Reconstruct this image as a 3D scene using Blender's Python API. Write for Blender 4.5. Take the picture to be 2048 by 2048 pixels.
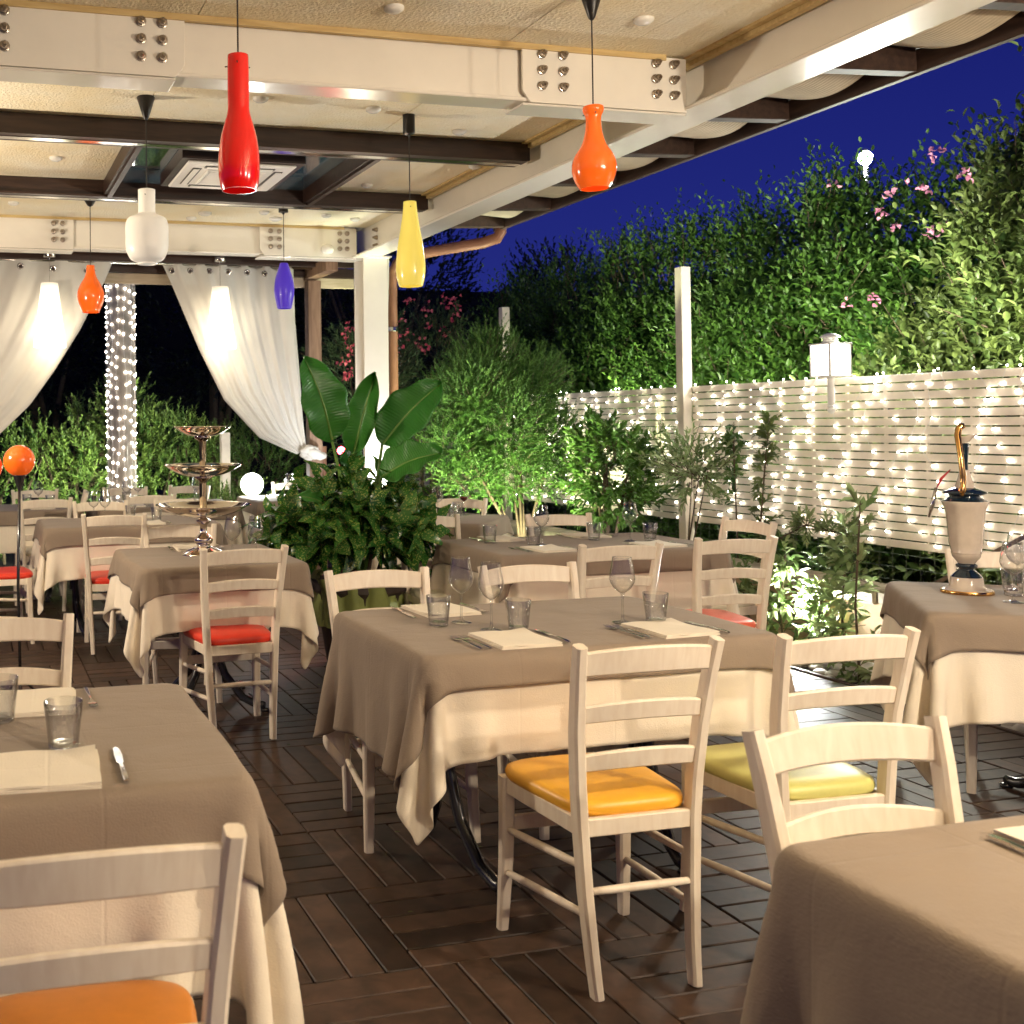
import bpy, math, random
import numpy as np
from math import sin, cos, pi, radians, hypot, atan2, sqrt
from mathutils import Vector, Matrix
random.seed(7); RNG = np.random.default_rng(7)
for o in list(bpy.data.objects): bpy.data.objects.remove(o)
SC = bpy.context.scene
COL = SC.collection

# ---------------------------------------------------------------- camera
CAM_H = 1.429; FPX = 2159.54; PX, PY = 479.4, 810.0
yaw, pitch, roll = 0.2456, 0.0190, -0.0099
_cy, _sy, _cp, _sp = cos(yaw), sin(yaw), cos(pitch), sin(pitch)
CF = np.array([_sy*_cp, _cy*_cp, _sp]); _r0 = np.array([_cy, -_sy, 0.0]); _u0 = np.cross(_r0, CF)
CR = _r0*cos(roll)+_u0*sin(roll); CU = -_r0*sin(roll)+_u0*cos(roll)
cd = bpy.data.cameras.new("camera"); cam = bpy.data.objects.new("camera", cd); COL.objects.link(cam)
M = Matrix(((CR[0], CU[0], -CF[0], 0.0), (CR[1], CU[1], -CF[1], 0.0), (CR[2], CU[2], -CF[2], CAM_H), (0, 0, 0, 1)))
cam.matrix_world = M
cd.sensor_fit = 'HORIZONTAL'; cd.sensor_width = 36.0; cd.lens = FPX/2048*36.0
cd.shift_x = (1024-PX)/2048; cd.shift_y = (PY-1024)/2048
cd.clip_start = 0.05; cd.clip_end = 400
cd.dof.use_dof = True; cd.dof.focus_distance = 4.2; cd.dof.aperture_fstop = 6.5
SC.camera = cam

# ---------------------------------------------------------------- sky (late dusk) and exposure
w = bpy.data.worlds.new("World"); SC.world = w; w.use_nodes = True
nt = w.node_tree; bg = nt.nodes['Background']
sky = nt.nodes.new('ShaderNodeTexSky'); sky.sky_type = 'NISHITA'; sky.sun_disc = False
sky.sun_elevation = radians(-2.0); sky.sun_rotation = radians(200); sky.altitude = 0; sky.air_density = 1.6; sky.dust_density = 0.2; sky.ozone_density = 6.0
tint = nt.nodes.new('ShaderNodeMix'); tint.data_type = 'RGBA'; tint.blend_type = 'MULTIPLY'; tint.inputs[0].default_value = 1.0
tint.inputs[7].default_value = (0.9, 0.9, 4.2, 1)
nt.links.new(sky.outputs[0], tint.inputs[6]); 
deep = nt.nodes.new('ShaderNodeMix'); deep.data_type = 'RGBA'; deep.inputs[0].default_value = .85; 
_tc = nt.nodes.new('ShaderNodeTexCoord'); _sz = nt.nodes.new('ShaderNodeSeparateXYZ'); _cr = nt.nodes.new('ShaderNodeValToRGB'); nt.links.new(_tc.outputs['Generated'], _sz.inputs[0]); nt.links.new(_sz.outputs[2], _cr.inputs[0])
_cr.color_ramp.elements[0].position = .10; _cr.color_ramp.elements[0].color = (.038, .058, .50, 1); _cr.color_ramp.elements[1].position = .42; _cr.color_ramp.elements[1].color = (.007, .011, .19, 1); nt.links.new(_cr.outputs[0], deep.inputs[7])
nt.links.new(tint.outputs[2], deep.inputs[6]); nt.links.new(deep.outputs[2], bg.inputs[0])
bg.inputs[1].default_value = 0.15
SC.view_settings.view_transform = 'Standard'; SC.view_settings.look = 'None'
SC.view_settings.gamma = 1; SC.view_settings.exposure = 1.76
SC.render.engine = 'CYCLES'
cy = SC.cycles
cy.max_bounces = 10; cy.transparent_max_bounces = 24; cy.transmission_bounces = 8; cy.glossy_bounces = 5; cy.diffuse_bounces = 4
cy.sample_clamp_indirect = 4.0; cy.use_denoising = True; cy.caustics_reflective = False; cy.caustics_refractive = False
SC.render.resolution_x = SC.render.resolution_y = 1024

def lamp(name, kind, loc, power, color, size=0.06, rot=None, spot=None, blend=0.4, sy=None, target=None):
    ld = bpy.data.lights.new(name, kind); ld.energy = power; ld.color = color
    if kind == 'AREA':
        ld.size = size
        if sy: ld.shape = 'RECTANGLE'; ld.size_y = sy
    else: ld.shadow_soft_size = size
    if kind == 'SPOT': ld.spot_size = spot; ld.spot_blend = blend
    o = bpy.data.objects.new(name, ld); COL.objects.link(o); o.location = loc
    if target is not None:
        d = Vector(target)-Vector(loc); o.rotation_euler = d.to_track_quat('-Z', 'Y').to_euler()
    elif rot: o.rotation_euler = rot
    return o
WARM = (1.0, 0.835, 0.635); WARM2 = (1.0, 0.72, 0.42); COOL = (0.93, 0.96, 1.0)
# unseen lights outside the frame: two keys set from cast shadows, then added ones
lamp('offscreen_light', 'POINT', (3.05, 0.75, 2.15), 62, WARM, 0.06)
lamp('offscreen_light', 'POINT', (2.7, -1.2, 2.3), 72, WARM, 0.06)
lamp('offscreen_light', 'POINT', (0.4, -2.0, 2.3), 12, WARM, 0.08)  # weak added fill, no lamp known there
lamp('offscreen_light', 'POINT', (-1.35, 5.4, 1.85), 70, WARM, 0.08)  # unseen light at left, added to brighten the ceiling and left sides

# ---------------------------------------------------------------- helpers
def ray(px, py): return CF+(px-PX)/FPX*CR-(py-PY)/FPX*CU
def at(px, py, axis, v):
    d = ray(px, py); o = np.array([0, 0, CAM_H]); t = (v-o[axis])/d[axis]; return o+d*t

class MB:
    def __init__(s): s.v = []; s.f = []; s.m = []; s.n = 0
    def add(s, vs, fs, mi=0):
        b = s.n; s.v += [tuple(map(float, p)) for p in vs]; s.n += len(vs)
        s.f += [tuple(i+b for i in f) for f in fs]; s.m += [mi]*len(fs); return s
    def box(s, c, d, mi=0, rz=0.0, bev=0.0, M=None):
        x, y, z = d[0]/2, d[1]/2, d[2]/2
        if bev > 0:
            b = min(bev, x*.9, y*.9, z*.9); P = []
            # chamfered box: 24 vertices
            idx = {}
            vs = []
            for sx in (-1, 1):
                for sy_ in (-1, 1):
                    for sz in (-1, 1):
                        for k in range(3):
                            p = [sx*(x-b), sy_*(y-b), sz*(z-b)]
                            p[k] = (sx*x, sy_*y, sz*z)[k]
                            idx[(sx, sy_, sz, k)] = len(vs); vs.append(p)
            fs = []
            for k in range(3):
                a, c2 = [(1, 2), (2, 0), (0, 1)][k]
                for sgn in (-1, 1):
                    q = []
                    for (p1, p2) in ((-1, -1), (1, -1), (1, 1), (-1, 1)):
                        t = [0, 0, 0]; t[k] = sgn; t[a] = p1; t[c2] = p2; q.append(idx[(t[0], t[1], t[2], k)])
                    fs.append(q if sgn > 0 else q[::-1])
            for k in range(3):   # edges parallel to axis k
                a, c2 = [(1, 2), (2, 0), (0, 1)][k]
                for p1 in (-1, 1):
                    for p2 in (-1, 1):
                        def I(sk, kk):
                            t = [0, 0, 0]; t[k] = sk; t[a] = p1; t[c2] = p2; return idx[(t[0], t[1], t[2], kk)]
                        q = [I(-1, a), I(1, a), I(1, c2), I(-1, c2)]
                        fs.append(q if p1*p2 < 0 else q[::-1])
            for sx in (-1, 1):
                for sy_ in (-1, 1):
                    for sz in (-1, 1):
                        q = [idx[(sx, sy_, sz, k)] for k in range(3)]
                        fs.append(q if sx*sy_*sz > 0 else q[::-1])
        else:
            vs = [(-x, -y, -z), (x, -y, -z), (x, y, -z), (-x, y, -z), (-x, -y, z), (x, -y, z), (x, y, z), (-x, y, z)]
            fs = [(0, 3, 2, 1), (4, 5, 6, 7), (0, 1, 5, 4), (1, 2, 6, 5), (2, 3, 7, 6), (3, 0, 4, 7)]
        if M is not None: vs = [tuple(M@Vector(p)) for p in vs]
        ca, sa = cos(rz), sin(rz)
        vs = [(c[0]+p[0]*ca-p[1]*sa, c[1]+p[0]*sa+p[1]*ca, c[2]+p[2]) for p in vs]
        return s.add(vs, fs, mi)
    def bar(s, p, q, wdt, h, mi=0, up=(0, 0, 1), bev=0.0, w2=None, h2=None):
        """box from p to q with width across and height along up"""
        p = Vector(p); q = Vector(q); d = (q-p).normalized(); u = Vector(up); sd = d.cross(u).normalized(); u = sd.cross(d).normalized()
        w2 = w2 or wdt; h2 = h2 or h
        if bev <= 0:
            vs = []
            for e, ww, hh in ((p, wdt, h), (q, w2, h2)):
                vs += [e-sd*ww/2-u*hh/2, e+sd*ww/2-u*hh/2, e+sd*ww/2+u*hh/2, e-sd*ww/2+u*hh/2]
            return s.add(vs, [(3, 2, 1, 0), (4, 5, 6, 7), (0, 1, 5, 4), (1, 2, 6, 5), (2, 3, 7, 6), (3, 0, 4, 7)], mi)
        path = [p, q]; ws = [(wdt, h), (w2, h2)]
        return s.sweep(path, ws, mi, up=tuple(u), bev=bev)
    def sweep(s, path, ws, mi=0, up=(0, 0, 1), bev=0.003):
        """rounded rectangular section swept along path"""
        path = [Vector(p) for p in path]; n = len(path); rings = []; U = Vector(up)
        for i, p in enumerate(path):
            d = (path[min(i+1, n-1)]-path[max(i-1, 0)]).normalized(); sd = d.cross(U).normalized(); u = sd.cross(d).normalized()
            a, b = ws[i][0]/2, ws[i][1]/2; c = min(bev, a*.9, b*.9)
            pts = [(-a+c, -b), (a-c, -b), (a, -b+c), (a, b-c), (a-c, b), (-a+c, b), (-a, b-c), (-a, -b+c)]
            rings.append([p+sd*x+u*y for x, y in pts])
        vs = [v for r in rings for v in r]; fs = []
        for i in range(n-1):
            for k in range(8): a = i*8+k; b = i*8+(k+1) % 8; fs.append((a, b, b+8, a+8))
        fs.append(tuple(range(7, -1, -1))); fs.append(tuple(range((n-1)*8, n*8)))
        return s.add(vs, fs, mi)
    def tube(s, path, r, n=8, mi=0, cap=True):
        path = [Vector(p) for p in path]; m = len(path)
        if not hasattr(r, '__len__'): r = [r]*m
        rings = []; prev = None
        for i, p in enumerate(path):
            d = (path[min(i+1, m-1)]-path[max(i-1, 0)])
            d = d.normalized() if d.length > 1e-9 else Vector((0, 0, 1))
            a = prev if prev is not None else (Vector((1, 0, 0)) if abs(d.z) > .9 else Vector((0, 0, 1)))
            a = (a-d*a.dot(d)).normalized(); prev = a; b = d.cross(a)
            rings.append([p+(a*cos(2*pi*k/n)+b*sin(2*pi*k/n))*r[i] for k in range(n)])
        vs = [v for q in rings for v in q]; fs = []
        for i in range(m-1):
            for k in range(n): x = i*n+k; y = i*n+(k+1) % n; fs.append((x, y, y+n, x+n))
        if cap: fs.append(tuple(range(n-1, -1, -1))); fs.append(tuple(range((m-1)*n, m*n)))
        return s.add(vs, fs, mi)
    def lathe(s, prof, n=24, c=(0, 0, 0), mi=0, cap=False, ax=None):
        vs = []; fs = []
        for r_, z in prof:
            for k in range(n): a = 2*pi*k/n; vs.append((c[0]+r_*cos(a), c[1]+r_*sin(a), c[2]+z))
        for i in range(len(prof)-1):
            for k in range(n): a = i*n+k; b = i*n+(k+1) % n; fs.append((a, b, b+n, a+n))
        if cap: fs.append(tuple(range(n-1, -1, -1))); fs.append(tuple(range((len(prof)-1)*n, len(prof)*n)))
        return s.add(vs, fs, mi)
    def sphere(s, c, r, n=12, m=8, mi=0, sc=(1, 1, 1)):
        vs = [(c[0], c[1], c[2]-r*sc[2])]; fs = []
        for i in range(1, m):
            t = -pi/2+pi*i/m
            for k in range(n): a = 2*pi*k/n; vs.append((c[0]+r*sc[0]*cos(t)*cos(a), c[1]+r*sc[1]*cos(t)*sin(a), c[2]+r*sc[2]*sin(t)))
        vs.append((c[0], c[1], c[2]+r*sc[2]))
        for k in range(n): fs.append((0, 1+(k+1) % n, 1+k))
        for i in range(m-2):
            for k in range(n): a = 1+i*n+k; b = 1+i*n+(k+1) % n; fs.append((a, b, b+n, a+n))
        L = len(vs)-1; o = 1+(m-2)*n
        for k in range(n): fs.append((o+k, o+(k+1) % n, L))
        return s.add(vs, fs, mi)
    def build(s, name, mats, parent=None, smooth=False, loc=None, sub=0, bevel=0, auto=False):
        me = bpy.data.meshes.new(name); me.from_pydata(s.v, [], s.f); me.validate()
        if not isinstance(mats, (list, tuple)): mats = [mats]
        for m_ in mats: me.materials.append(m_)
        if len(mats) > 1 and len(me.polygons) == len(s.m): me.polygons.foreach_set('material_index', s.m)
        if smooth or auto: me.polygons.foreach_set('use_smooth', [True]*len(me.polygons))
        if auto: me.set_sharp_from_angle(angle=radians(40))
        o = bpy.data.objects.new(name, me); COL.objects.link(o)
        if parent: o.parent = parent
        if loc: o.location = loc
        if sub:
            md = o.modifiers.new('s', 'SUBSURF'); md.levels = sub; md.render_levels = sub
        if bevel:
            md = o.modifiers.new('b', 'BEVEL'); md.width = bevel; md.segments = 2; md.limit_method = 'ANGLE'
        return o
def tag(o, label=None, cat=None, group=None, kind=None):
    if label: o['label'] = label
    if cat: o['category'] = cat
    if group: o['group'] = group
    if kind: o['kind'] = kind
    return o
def thing(name, label, cat, loc=(0, 0, 0), rz=0.0, group=None):
    o = bpy.data.objects.new(name, None); COL.objects.link(o); o.location = loc; o.rotation_euler = (0, 0, rz)
    o.empty_display_size = .05
    return tag(o, label, cat, group)
KIDS = {}
def dup(root, loc, rz=0.0, label=None, group=None, rot=None):
    r = root.copy(); COL.objects.link(r); r.location = loc; r.rotation_euler = rot if rot else (0, 0, rz)
    if label: r['label'] = label
    if group: r['group'] = group
    kids = KIDS.get(root.name)
    if kids is None:
        kids = [(c, list(c.children)) for c in root.children]; KIDS[root.name] = kids
    for ch, gs in kids:
        c = ch.copy(); COL.objects.link(c); c.parent = r
        for g in gs:
            d = g.copy(); COL.objects.link(d); d.parent = c
    return r

# ---------------------------------------------------------------- materials
def mat(name, col, rough=0.5, metal=0.0, spec=0.5, noise=None, nscale=20, namt=0.15, bump=0.0, bscale=60, bdetail=4, coat=0.0, emis=None, estr=0.0,
        trans=0.0, ior=1.45, stretch=None, col2=None, sheen=0.0, bdist=0.01, coord='Object', subs=0.0):
    m = bpy.data.materials.new(name); m.use_nodes = True; t = m.node_tree; b = t.nodes['Principled BSDF']
    b.inputs['Base Color'].default_value = (*col, 1); b.inputs['Roughness'].default_value = rough; b.inputs['Metallic'].default_value = metal
    b.inputs['Specular IOR Level'].default_value = spec; b.inputs['Coat Weight'].default_value = coat; b.inputs['Coat Roughness'].default_value = 0.08
    b.inputs['Transmission Weight'].default_value = trans; b.inputs['IOR'].default_value = ior; b.inputs['Sheen Weight'].default_value = sheen
    if subs: b.inputs['Subsurface Weight'].default_value = subs; b.inputs['Subsurface Radius'].default_value = (.02, .015, .01)
    if emis: b.inputs['Emission Color'].default_value = (*emis, 1); b.inputs['Emission Strength'].default_value = estr
    if namt or bump:
        tc = t.nodes.new('ShaderNodeTexCoord'); mp = t.nodes.new('ShaderNodeMapping'); t.links.new(tc.outputs[coord], mp.inputs[0])
        if stretch: mp.inputs['Scale'].default_value = stretch
    if namt:
        n = t.nodes.new('ShaderNodeTexNoise'); n.inputs['Scale'].default_value = nscale; n.inputs['Detail'].default_value = 5; n.inputs['Roughness'].default_value = .6
        t.links.new(mp.outputs[0], n.inputs['Vector'])
        rp = t.nodes.new('ShaderNodeMapRange'); rp.inputs[1].default_value = .3; rp.inputs[2].default_value = .7
        t.links.new(n.outputs[0], rp.inputs[0])
        mx = t.nodes.new('ShaderNodeMix'); mx.data_type = 'RGBA'
        c2 = col2 if col2 else tuple(c*(1-namt) for c in col); c1 = col if col2 else tuple(min(1, c*(1+namt*.6)) for c in col)
        mx.inputs[6].default_value = (*c1, 1); mx.inputs[7].default_value = (*c2, 1)
        t.links.new(rp.outputs[0], mx.inputs[0]); t.links.new(mx.outputs[2], b.inputs['Base Color'])
    if bump:
        n2 = t.nodes.new('ShaderNodeTexNoise'); n2.inputs['Scale'].default_value = bscale; n2.inputs['Detail'].default_value = bdetail
        t.links.new(mp.outputs[0], n2.inputs['Vector'])
        bp = t.nodes.new('ShaderNodeBump'); bp.inputs['Strength'].default_value = bump; bp.inputs['Distance'].default_value = bdist
        t.links.new(n2.outputs[0], bp.inputs['Height']); t.links.new(bp.outputs[0], b.inputs['Normal'])
    return m
def emit(name, col, s, sampled=True):
    m = bpy.data.materials.new(name); m.use_nodes = True; t = m.node_tree; t.nodes.remove(t.nodes['Principled BSDF'])
    e = t.nodes.new('ShaderNodeEmission'); e.inputs[0].default_value = (*col, 1); e.inputs[1].default_value = s
    t.links.new(e.outputs[0], t.nodes['Material Output'].inputs[0])
    if not sampled: m.cycles.emission_sampling = 'NONE'
    return m
def fabric(name, col, rough=.85, weave=900, wr=0.25, transl=0.0, crease=True):
    m = mat(name, col, rough, namt=0.045, nscale=3, spec=.25, sheen=.10); t = m.node_tree; b = t.nodes['Principled BSDF']
    tc = t.nodes.new('ShaderNodeTexCoord')
    n = t.nodes.new('ShaderNodeTexNoise'); n.inputs['Scale'].default_value = 260; n.inputs['Detail'].default_value = 2
    mp = t.nodes.new('ShaderNodeMapping'); mp.inputs['Scale'].default_value = (1, .35, 1); t.links.new(tc.outputs['Object'], mp.inputs[0]); t.links.new(mp.outputs[0], n.inputs['Vector'])
    n2 = t.nodes.new('ShaderNodeTexNoise'); n2.inputs['Scale'].default_value = 4.0; n2.inputs['Detail'].default_value = 6; n2.inputs['Distortion'].default_value = .3
    mp2 = t.nodes.new('ShaderNodeMapping'); mp2.inputs['Scale'].default_value = (1, 1.5, 1.0); t.links.new(tc.outputs['Object'], mp2.inputs[0]); t.links.new(mp2.outputs[0], n2.inputs['Vector'])
    sx = t.nodes.new('ShaderNodeSeparateXYZ'); t.links.new(tc.outputs['Object'], sx.inputs[0]); crs = None
    for k in (0, 1):
        pg_ = t.nodes.new('ShaderNodeMath'); pg_.operation = 'PINGPONG'; pg_.inputs[1].default_value = .155; t.links.new(sx.outputs[k], pg_.inputs[0])
        mr_ = t.nodes.new('ShaderNodeMapRange'); mr_.interpolation_type = 'SMOOTHSTEP'; mr_.inputs[1].default_value = 0; mr_.inputs[2].default_value = .006; t.links.new(pg_.outputs[0], mr_.inputs[0])
        if crs is None: crs = mr_
        else:
            mm = t.nodes.new('ShaderNodeMath'); mm.operation = 'ADD'; t.links.new(crs.outputs[0], mm.inputs[0]); t.links.new(mr_.outputs[0], mm.inputs[1]); crs = mm
    b0_ = t.nodes.new('ShaderNodeBump'); b0_.inputs['Strength'].default_value = .35 if crease else 0; b0_.inputs['Distance'].default_value = .0018; t.links.new(crs.outputs[0], b0_.inputs['Height'])
    b1 = t.nodes.new('ShaderNodeBump'); t.links.new(b0_.outputs[0], b1.inputs['Normal']); b1.inputs['Strength'].default_value = wr; b1.inputs['Distance'].default_value = .03; t.links.new(n2.outputs[0], b1.inputs['Height'])
    b2 = t.nodes.new('ShaderNodeBump'); b2.inputs['Strength'].default_value = .5; b2.inputs['Distance'].default_value = .0018; t.links.new(n.outputs[0], b2.inputs['Height'])
    t.links.new(b1.outputs[0], b2.inputs['Normal']); t.links.new(b2.outputs[0], b.inputs['Normal'])
    if transl:
        tr = t.nodes.new('ShaderNodeBsdfTranslucent'); tr.inputs[0].default_value = (*col, 1); ms = t.nodes.new('ShaderNodeMixShader'); ms.inputs[0].default_value = transl
        t.links.new(b.outputs[0], ms.inputs[1]); t.links.new(tr.outputs[0], ms.inputs[2]); t.links.new(ms.outputs[0], t.nodes['Material Output'].inputs[0])
    return m
def wood(name, c1, c2, rough=.5, scale=8, along=(1, 12, 12), bump=.15, spec=.4, rnd=False, ring=1.0):
    m = bpy.data.materials.new(name); m.use_nodes = True; t = m.node_tree; b = t.nodes['Principled BSDF']
    tc = t.nodes.new('ShaderNodeTexCoord'); mp = t.nodes.new('ShaderNodeMapping'); mp.inputs['Scale'].default_value = along; t.links.new(tc.outputs['Object'], mp.inputs[0])
    n = t.nodes.new('ShaderNodeTexNoise'); n.inputs['Scale'].default_value = scale; n.inputs['Detail'].default_value = 6; n.inputs['Distortion'].default_value = .6
    t.links.new(mp.outputs[0], n.inputs['Vector'])
    r = t.nodes.new('ShaderNodeMapRange'); r.inputs[1].default_value = .32; r.inputs[2].default_value = .68; t.links.new(n.outputs[0], r.inputs[0])
    mx = t.nodes.new('ShaderNodeMix'); mx.data_type = 'RGBA'; mx.inputs[6].default_value = (*c1, 1); mx.inputs[7].default_value = (*c2, 1)
    t.links.new(r.outputs[0], mx.inputs[0]); out = mx.outputs[2]
    if rnd:
        at_ = t.nodes.new('ShaderNodeAttribute'); at_.attribute_name = 'rnd'
        mr = t.nodes.new('ShaderNodeMapRange'); mr.inputs[3].default_value = .55; mr.inputs[4].default_value = 1.5; t.links.new(at_.outputs['Fac'], mr.inputs[0])
        mu = t.nodes.new('ShaderNodeMix'); mu.data_type = 'RGBA'; mu.blend_type = 'MULTIPLY'; mu.inputs[0].default_value = 1
        cmb = t.nodes.new('ShaderNodeCombineColor')
        for k in range(3): t.links.new(mr.outputs[0], cmb.inputs[k])
        t.links.new(out, mu.inputs[6]); t.links.new(cmb.outputs[0], mu.inputs[7]); out = mu.outputs[2]
    t.links.new(out, b.inputs['Base Color']); b.inputs['Roughness'].default_value = rough; b.inputs['Specular IOR Level'].default_value = spec
    bp = t.nodes.new('ShaderNodeBump'); bp.inputs['Strength'].default_value = bump; bp.inputs['Distance'].default_value = .003; t.links.new(n.outputs[0], bp.inputs['Height']); t.links.new(bp.outputs[0], b.inputs['Normal'])
    return m
def leafmat(name, dark, light, rough=.45, tr=.3, yellow=None, spots=None):
    m = bpy.data.materials.new(name); m.use_nodes = True; t = m.node_tree; b = t.nodes['Principled BSDF']
    a = t.nodes.new('ShaderNodeAttribute'); a.attribute_name = 'rnd'
    cr = t.nodes.new('ShaderNodeValToRGB'); e = cr.color_ramp.elements; e[0].color = (*dark, 1); e[1].color = (*light, 1); e[0].position = .1; e[1].position = .9
    if yellow: q = cr.color_ramp.elements.new(.97); q.color = (*yellow, 1)
    t.links.new(a.outputs['Fac'], cr.inputs[0]); out = cr.outputs[0]
    if spots:
        tc = t.nodes.new('ShaderNodeTexCoord'); v = t.nodes.new('ShaderNodeTexNoise'); v.inputs['Scale'].default_value = 90; v.inputs['Detail'].default_value = 2; t.links.new(tc.outputs['Object'], v.inputs['Vector'])
        r = t.nodes.new('ShaderNodeMapRange'); r.inputs[1].default_value = .56; r.inputs[2].default_value = .62; t.links.new(v.outputs[0], r.inputs[0])
        mx = t.nodes.new('ShaderNodeMix'); mx.data_type = 'RGBA'; t.links.new(r.outputs[0], mx.inputs[0]); t.links.new(out, mx.inputs[6]); mx.inputs[7].default_value = (*spots, 1); out = mx.outputs[2]
    t.links.new(out, b.inputs['Base Color']); b.inputs['Roughness'].default_value = rough; b.inputs['Specular IOR Level'].default_value = .5
    trn = t.nodes.new('ShaderNodeBsdfTranslucent'); t.links.new(out, trn.inputs[0]); ms = t.nodes.new('ShaderNodeMixShader'); ms.inputs[0].default_value = tr
    t.links.new(b.outputs[0], ms.inputs[1]); t.links.new(trn.outputs[0], ms.inputs[2]); t.links.new(ms.outputs[0], t.nodes['Material Output'].inputs[0])
    return m
MT = dict(
    deck=wood('deck_wood', (.064, .036, .024), (.032, .019, .013), rough=.52, scale=5, along=(3, 3, 3), rnd=True, bump=.25, spec=.3),
    chair=wood('whitewashed_wood', (.84, .75, .61), (.75, .64, .50), rough=.42, scale=6, along=(7, 7, 1.2), bump=.10),
    steel=mat('cream_painted_steel', (.86, .82, .74), rough=.22, namt=.05, nscale=3, bump=.03, bscale=9, coat=.3),
    dark=wood('dark_stained_beam', (.050, .026, .018), (.022, .011, .009), rough=.4, scale=4, along=(1, 10, 10), bump=.2),
    fascia=wood('dark_eave_wood', (.06, .032, .022), (.03, .016, .012), rough=.6, scale=4, along=(8, 1, 8)),
    brown=wood('brown_frame_wood', (.30, .19, .12), (.18, .105, .065), rough=.55, scale=4, along=(10, 10, 1)),
    pale=wood('pale_lintel_wood', (.62, .52, .38), (.50, .40, .27), rough=.6, scale=4, along=(1, 10, 10)),
    ceil=mat('textured_plaster', (.94, .89, .73), rough=.8, col2=(.90, .77, .50), nscale=2.2, namt=.3, bump=.9, bscale=75, bdetail=3, bdist=.012),
    trim=wood('yellow_trim_wood', (.66, .50, .24), (.52, .36, .15), rough=.5, scale=4, along=(1, 10, 10)),
    mat_=mat('reed_matting', (.66, .57, .42), rough=.8, nscale=6, namt=.15),
    bolt=mat('bolt_steel', (.42, .36, .30), rough=.28, metal=1, namt=.3, nscale=80),
    iron=mat('black_cast_iron', (.02, .02, .022), rough=.25, namt=.1, nscale=30, coat=.4),
    silver=mat('polished_silver', (.80, .72, .63), rough=.07, metal=1, namt=.05, nscale=8),
    cut=mat('cutlery_steel', (.75, .72, .68), rough=.14, metal=1, namt=.05, nscale=8),
    over=fabric('taupe_cotton', (.275, .215, .160), wr=.35), under=fabric('cream_cotton', (.86, .77, .62), wr=.3),
    napkin=fabric('napkin_cotton', (.82, .74, .60), wr=.4),
    curt=fabric('linen_curtain', (.76, .74, .69), transl=.3, wr=.25, crease=False),
    black=mat('black_plastic', (.015, .013, .012), rough=.35, namt=.1), cord=mat('cord', (.02, .015, .012), rough=.6, namt=0),
    white=mat('white_enamel', (.80, .78, .73), rough=.25, namt=.03), ac=mat('air_conditioner_plastic', (.93, .92, .88), rough=.35, namt=.03),
    stone=mat('stone_cap', (.42, .36, .26), rough=.8, nscale=9, namt=.35, bump=.5, bscale=25), render=mat('wall_render', (.55, .38, .24), rough=.85, nscale=4, namt=.2, bump=.3, bscale=40),
    soil=mat('dark_soil', (.035, .028, .02), rough=.95, nscale=6, namt=.4, bump=.6, bscale=30), pebble=mat('river_pebble', (.42, .39, .34), rough=.5, nscale=7, namt=.35, bump=.1),
    fence=mat('cream_painted_slat', (.80, .71, .57), rough=.5, nscale=12, namt=.08, bump=.08, bscale=40), post=mat('cream_painted_post', (.74, .66, .54), rough=.5, nscale=8, namt=.1, bump=.08),
    stemw=mat('shrub_bark', (.10, .068, .042), rough=.85, nscale=20, namt=.35, bump=.5), wire=mat('galvanised_wire', (.12, .14, .10), rough=.5, namt=0, metal=.6),
    glassd=mat('night_glass', (.10, .19, .26), rough=.015, namt=0, spec=1.0, coat=1.0),
    copper=mat('copper_pipe', (.26, .12, .07), rough=.5, metal=.2, nscale=6, namt=.25), concrete=mat('wrapped_pole', (.34, .29, .24), rough=.35, nscale=5, namt=.2, bump=.15, bscale=8, coat=.3),
    chrome=mat('chrome_ring', (.6, .58, .55), rough=.15, metal=1, namt=0))
g = bpy.data.materials.new('clear_glass'); g.use_nodes = True; t = g.node_tree; t.nodes.remove(t.nodes['Principled BSDF'])
_g = t.nodes.new('ShaderNodeBsdfGlass'); _g.inputs['Roughness'].default_value = 0.0; _g.inputs['IOR'].default_value = 1.45; _g.inputs[0].default_value = (.97, .98, .98, 1)
t.links.new(_g.outputs[0], t.nodes['Material Output'].inputs[0]); MT['glass'] = g
BULB = emit('fairy_bulb', (1.0, .94, .84), 17.0)
g = bpy.data.materials.new('thin_glass'); g.use_nodes = True; t = g.node_tree; t.nodes.remove(t.nodes['Principled BSDF'])
_f = t.nodes.new('ShaderNodeLayerWeight'); _f.inputs[0].default_value = .5
_pw = t.nodes.new('ShaderNodeMath'); _pw.operation = 'POWER'; _pw.inputs[1].default_value = 2.0; t.links.new(_f.outputs['Facing'], _pw.inputs[0])
_ma = t.nodes.new('ShaderNodeMath'); _ma.operation = 'MULTIPLY_ADD'; _ma.inputs[1].default_value = .85; _ma.inputs[2].default_value = .11; t.links.new(_pw.outputs[0], _ma.inputs[0])
_t = t.nodes.new('ShaderNodeBsdfTransparent'); _t.inputs[0].default_value = (.975, .98, .975, 1); _gl = t.nodes.new('ShaderNodeBsdfGlossy'); _gl.inputs['Roughness'].default_value = .01
_mc = t.nodes.new('ShaderNodeMix'); _mc.data_type = 'RGBA'; _mc.inputs[6].default_value = (.975, .98, .975, 1); _mc.inputs[7].default_value = (.58, .58, .57, 1); t.links.new(_pw.outputs[0], _mc.inputs[0]); t.links.new(_mc.outputs[2], _t.inputs[0])
_m = t.nodes.new('ShaderNodeMixShader'); t.links.new(_ma.outputs[0], _m.inputs[0]); t.links.new(_t.outputs[0], _m.inputs[1]); t.links.new(_gl.outputs[0], _m.inputs[2])
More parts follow.
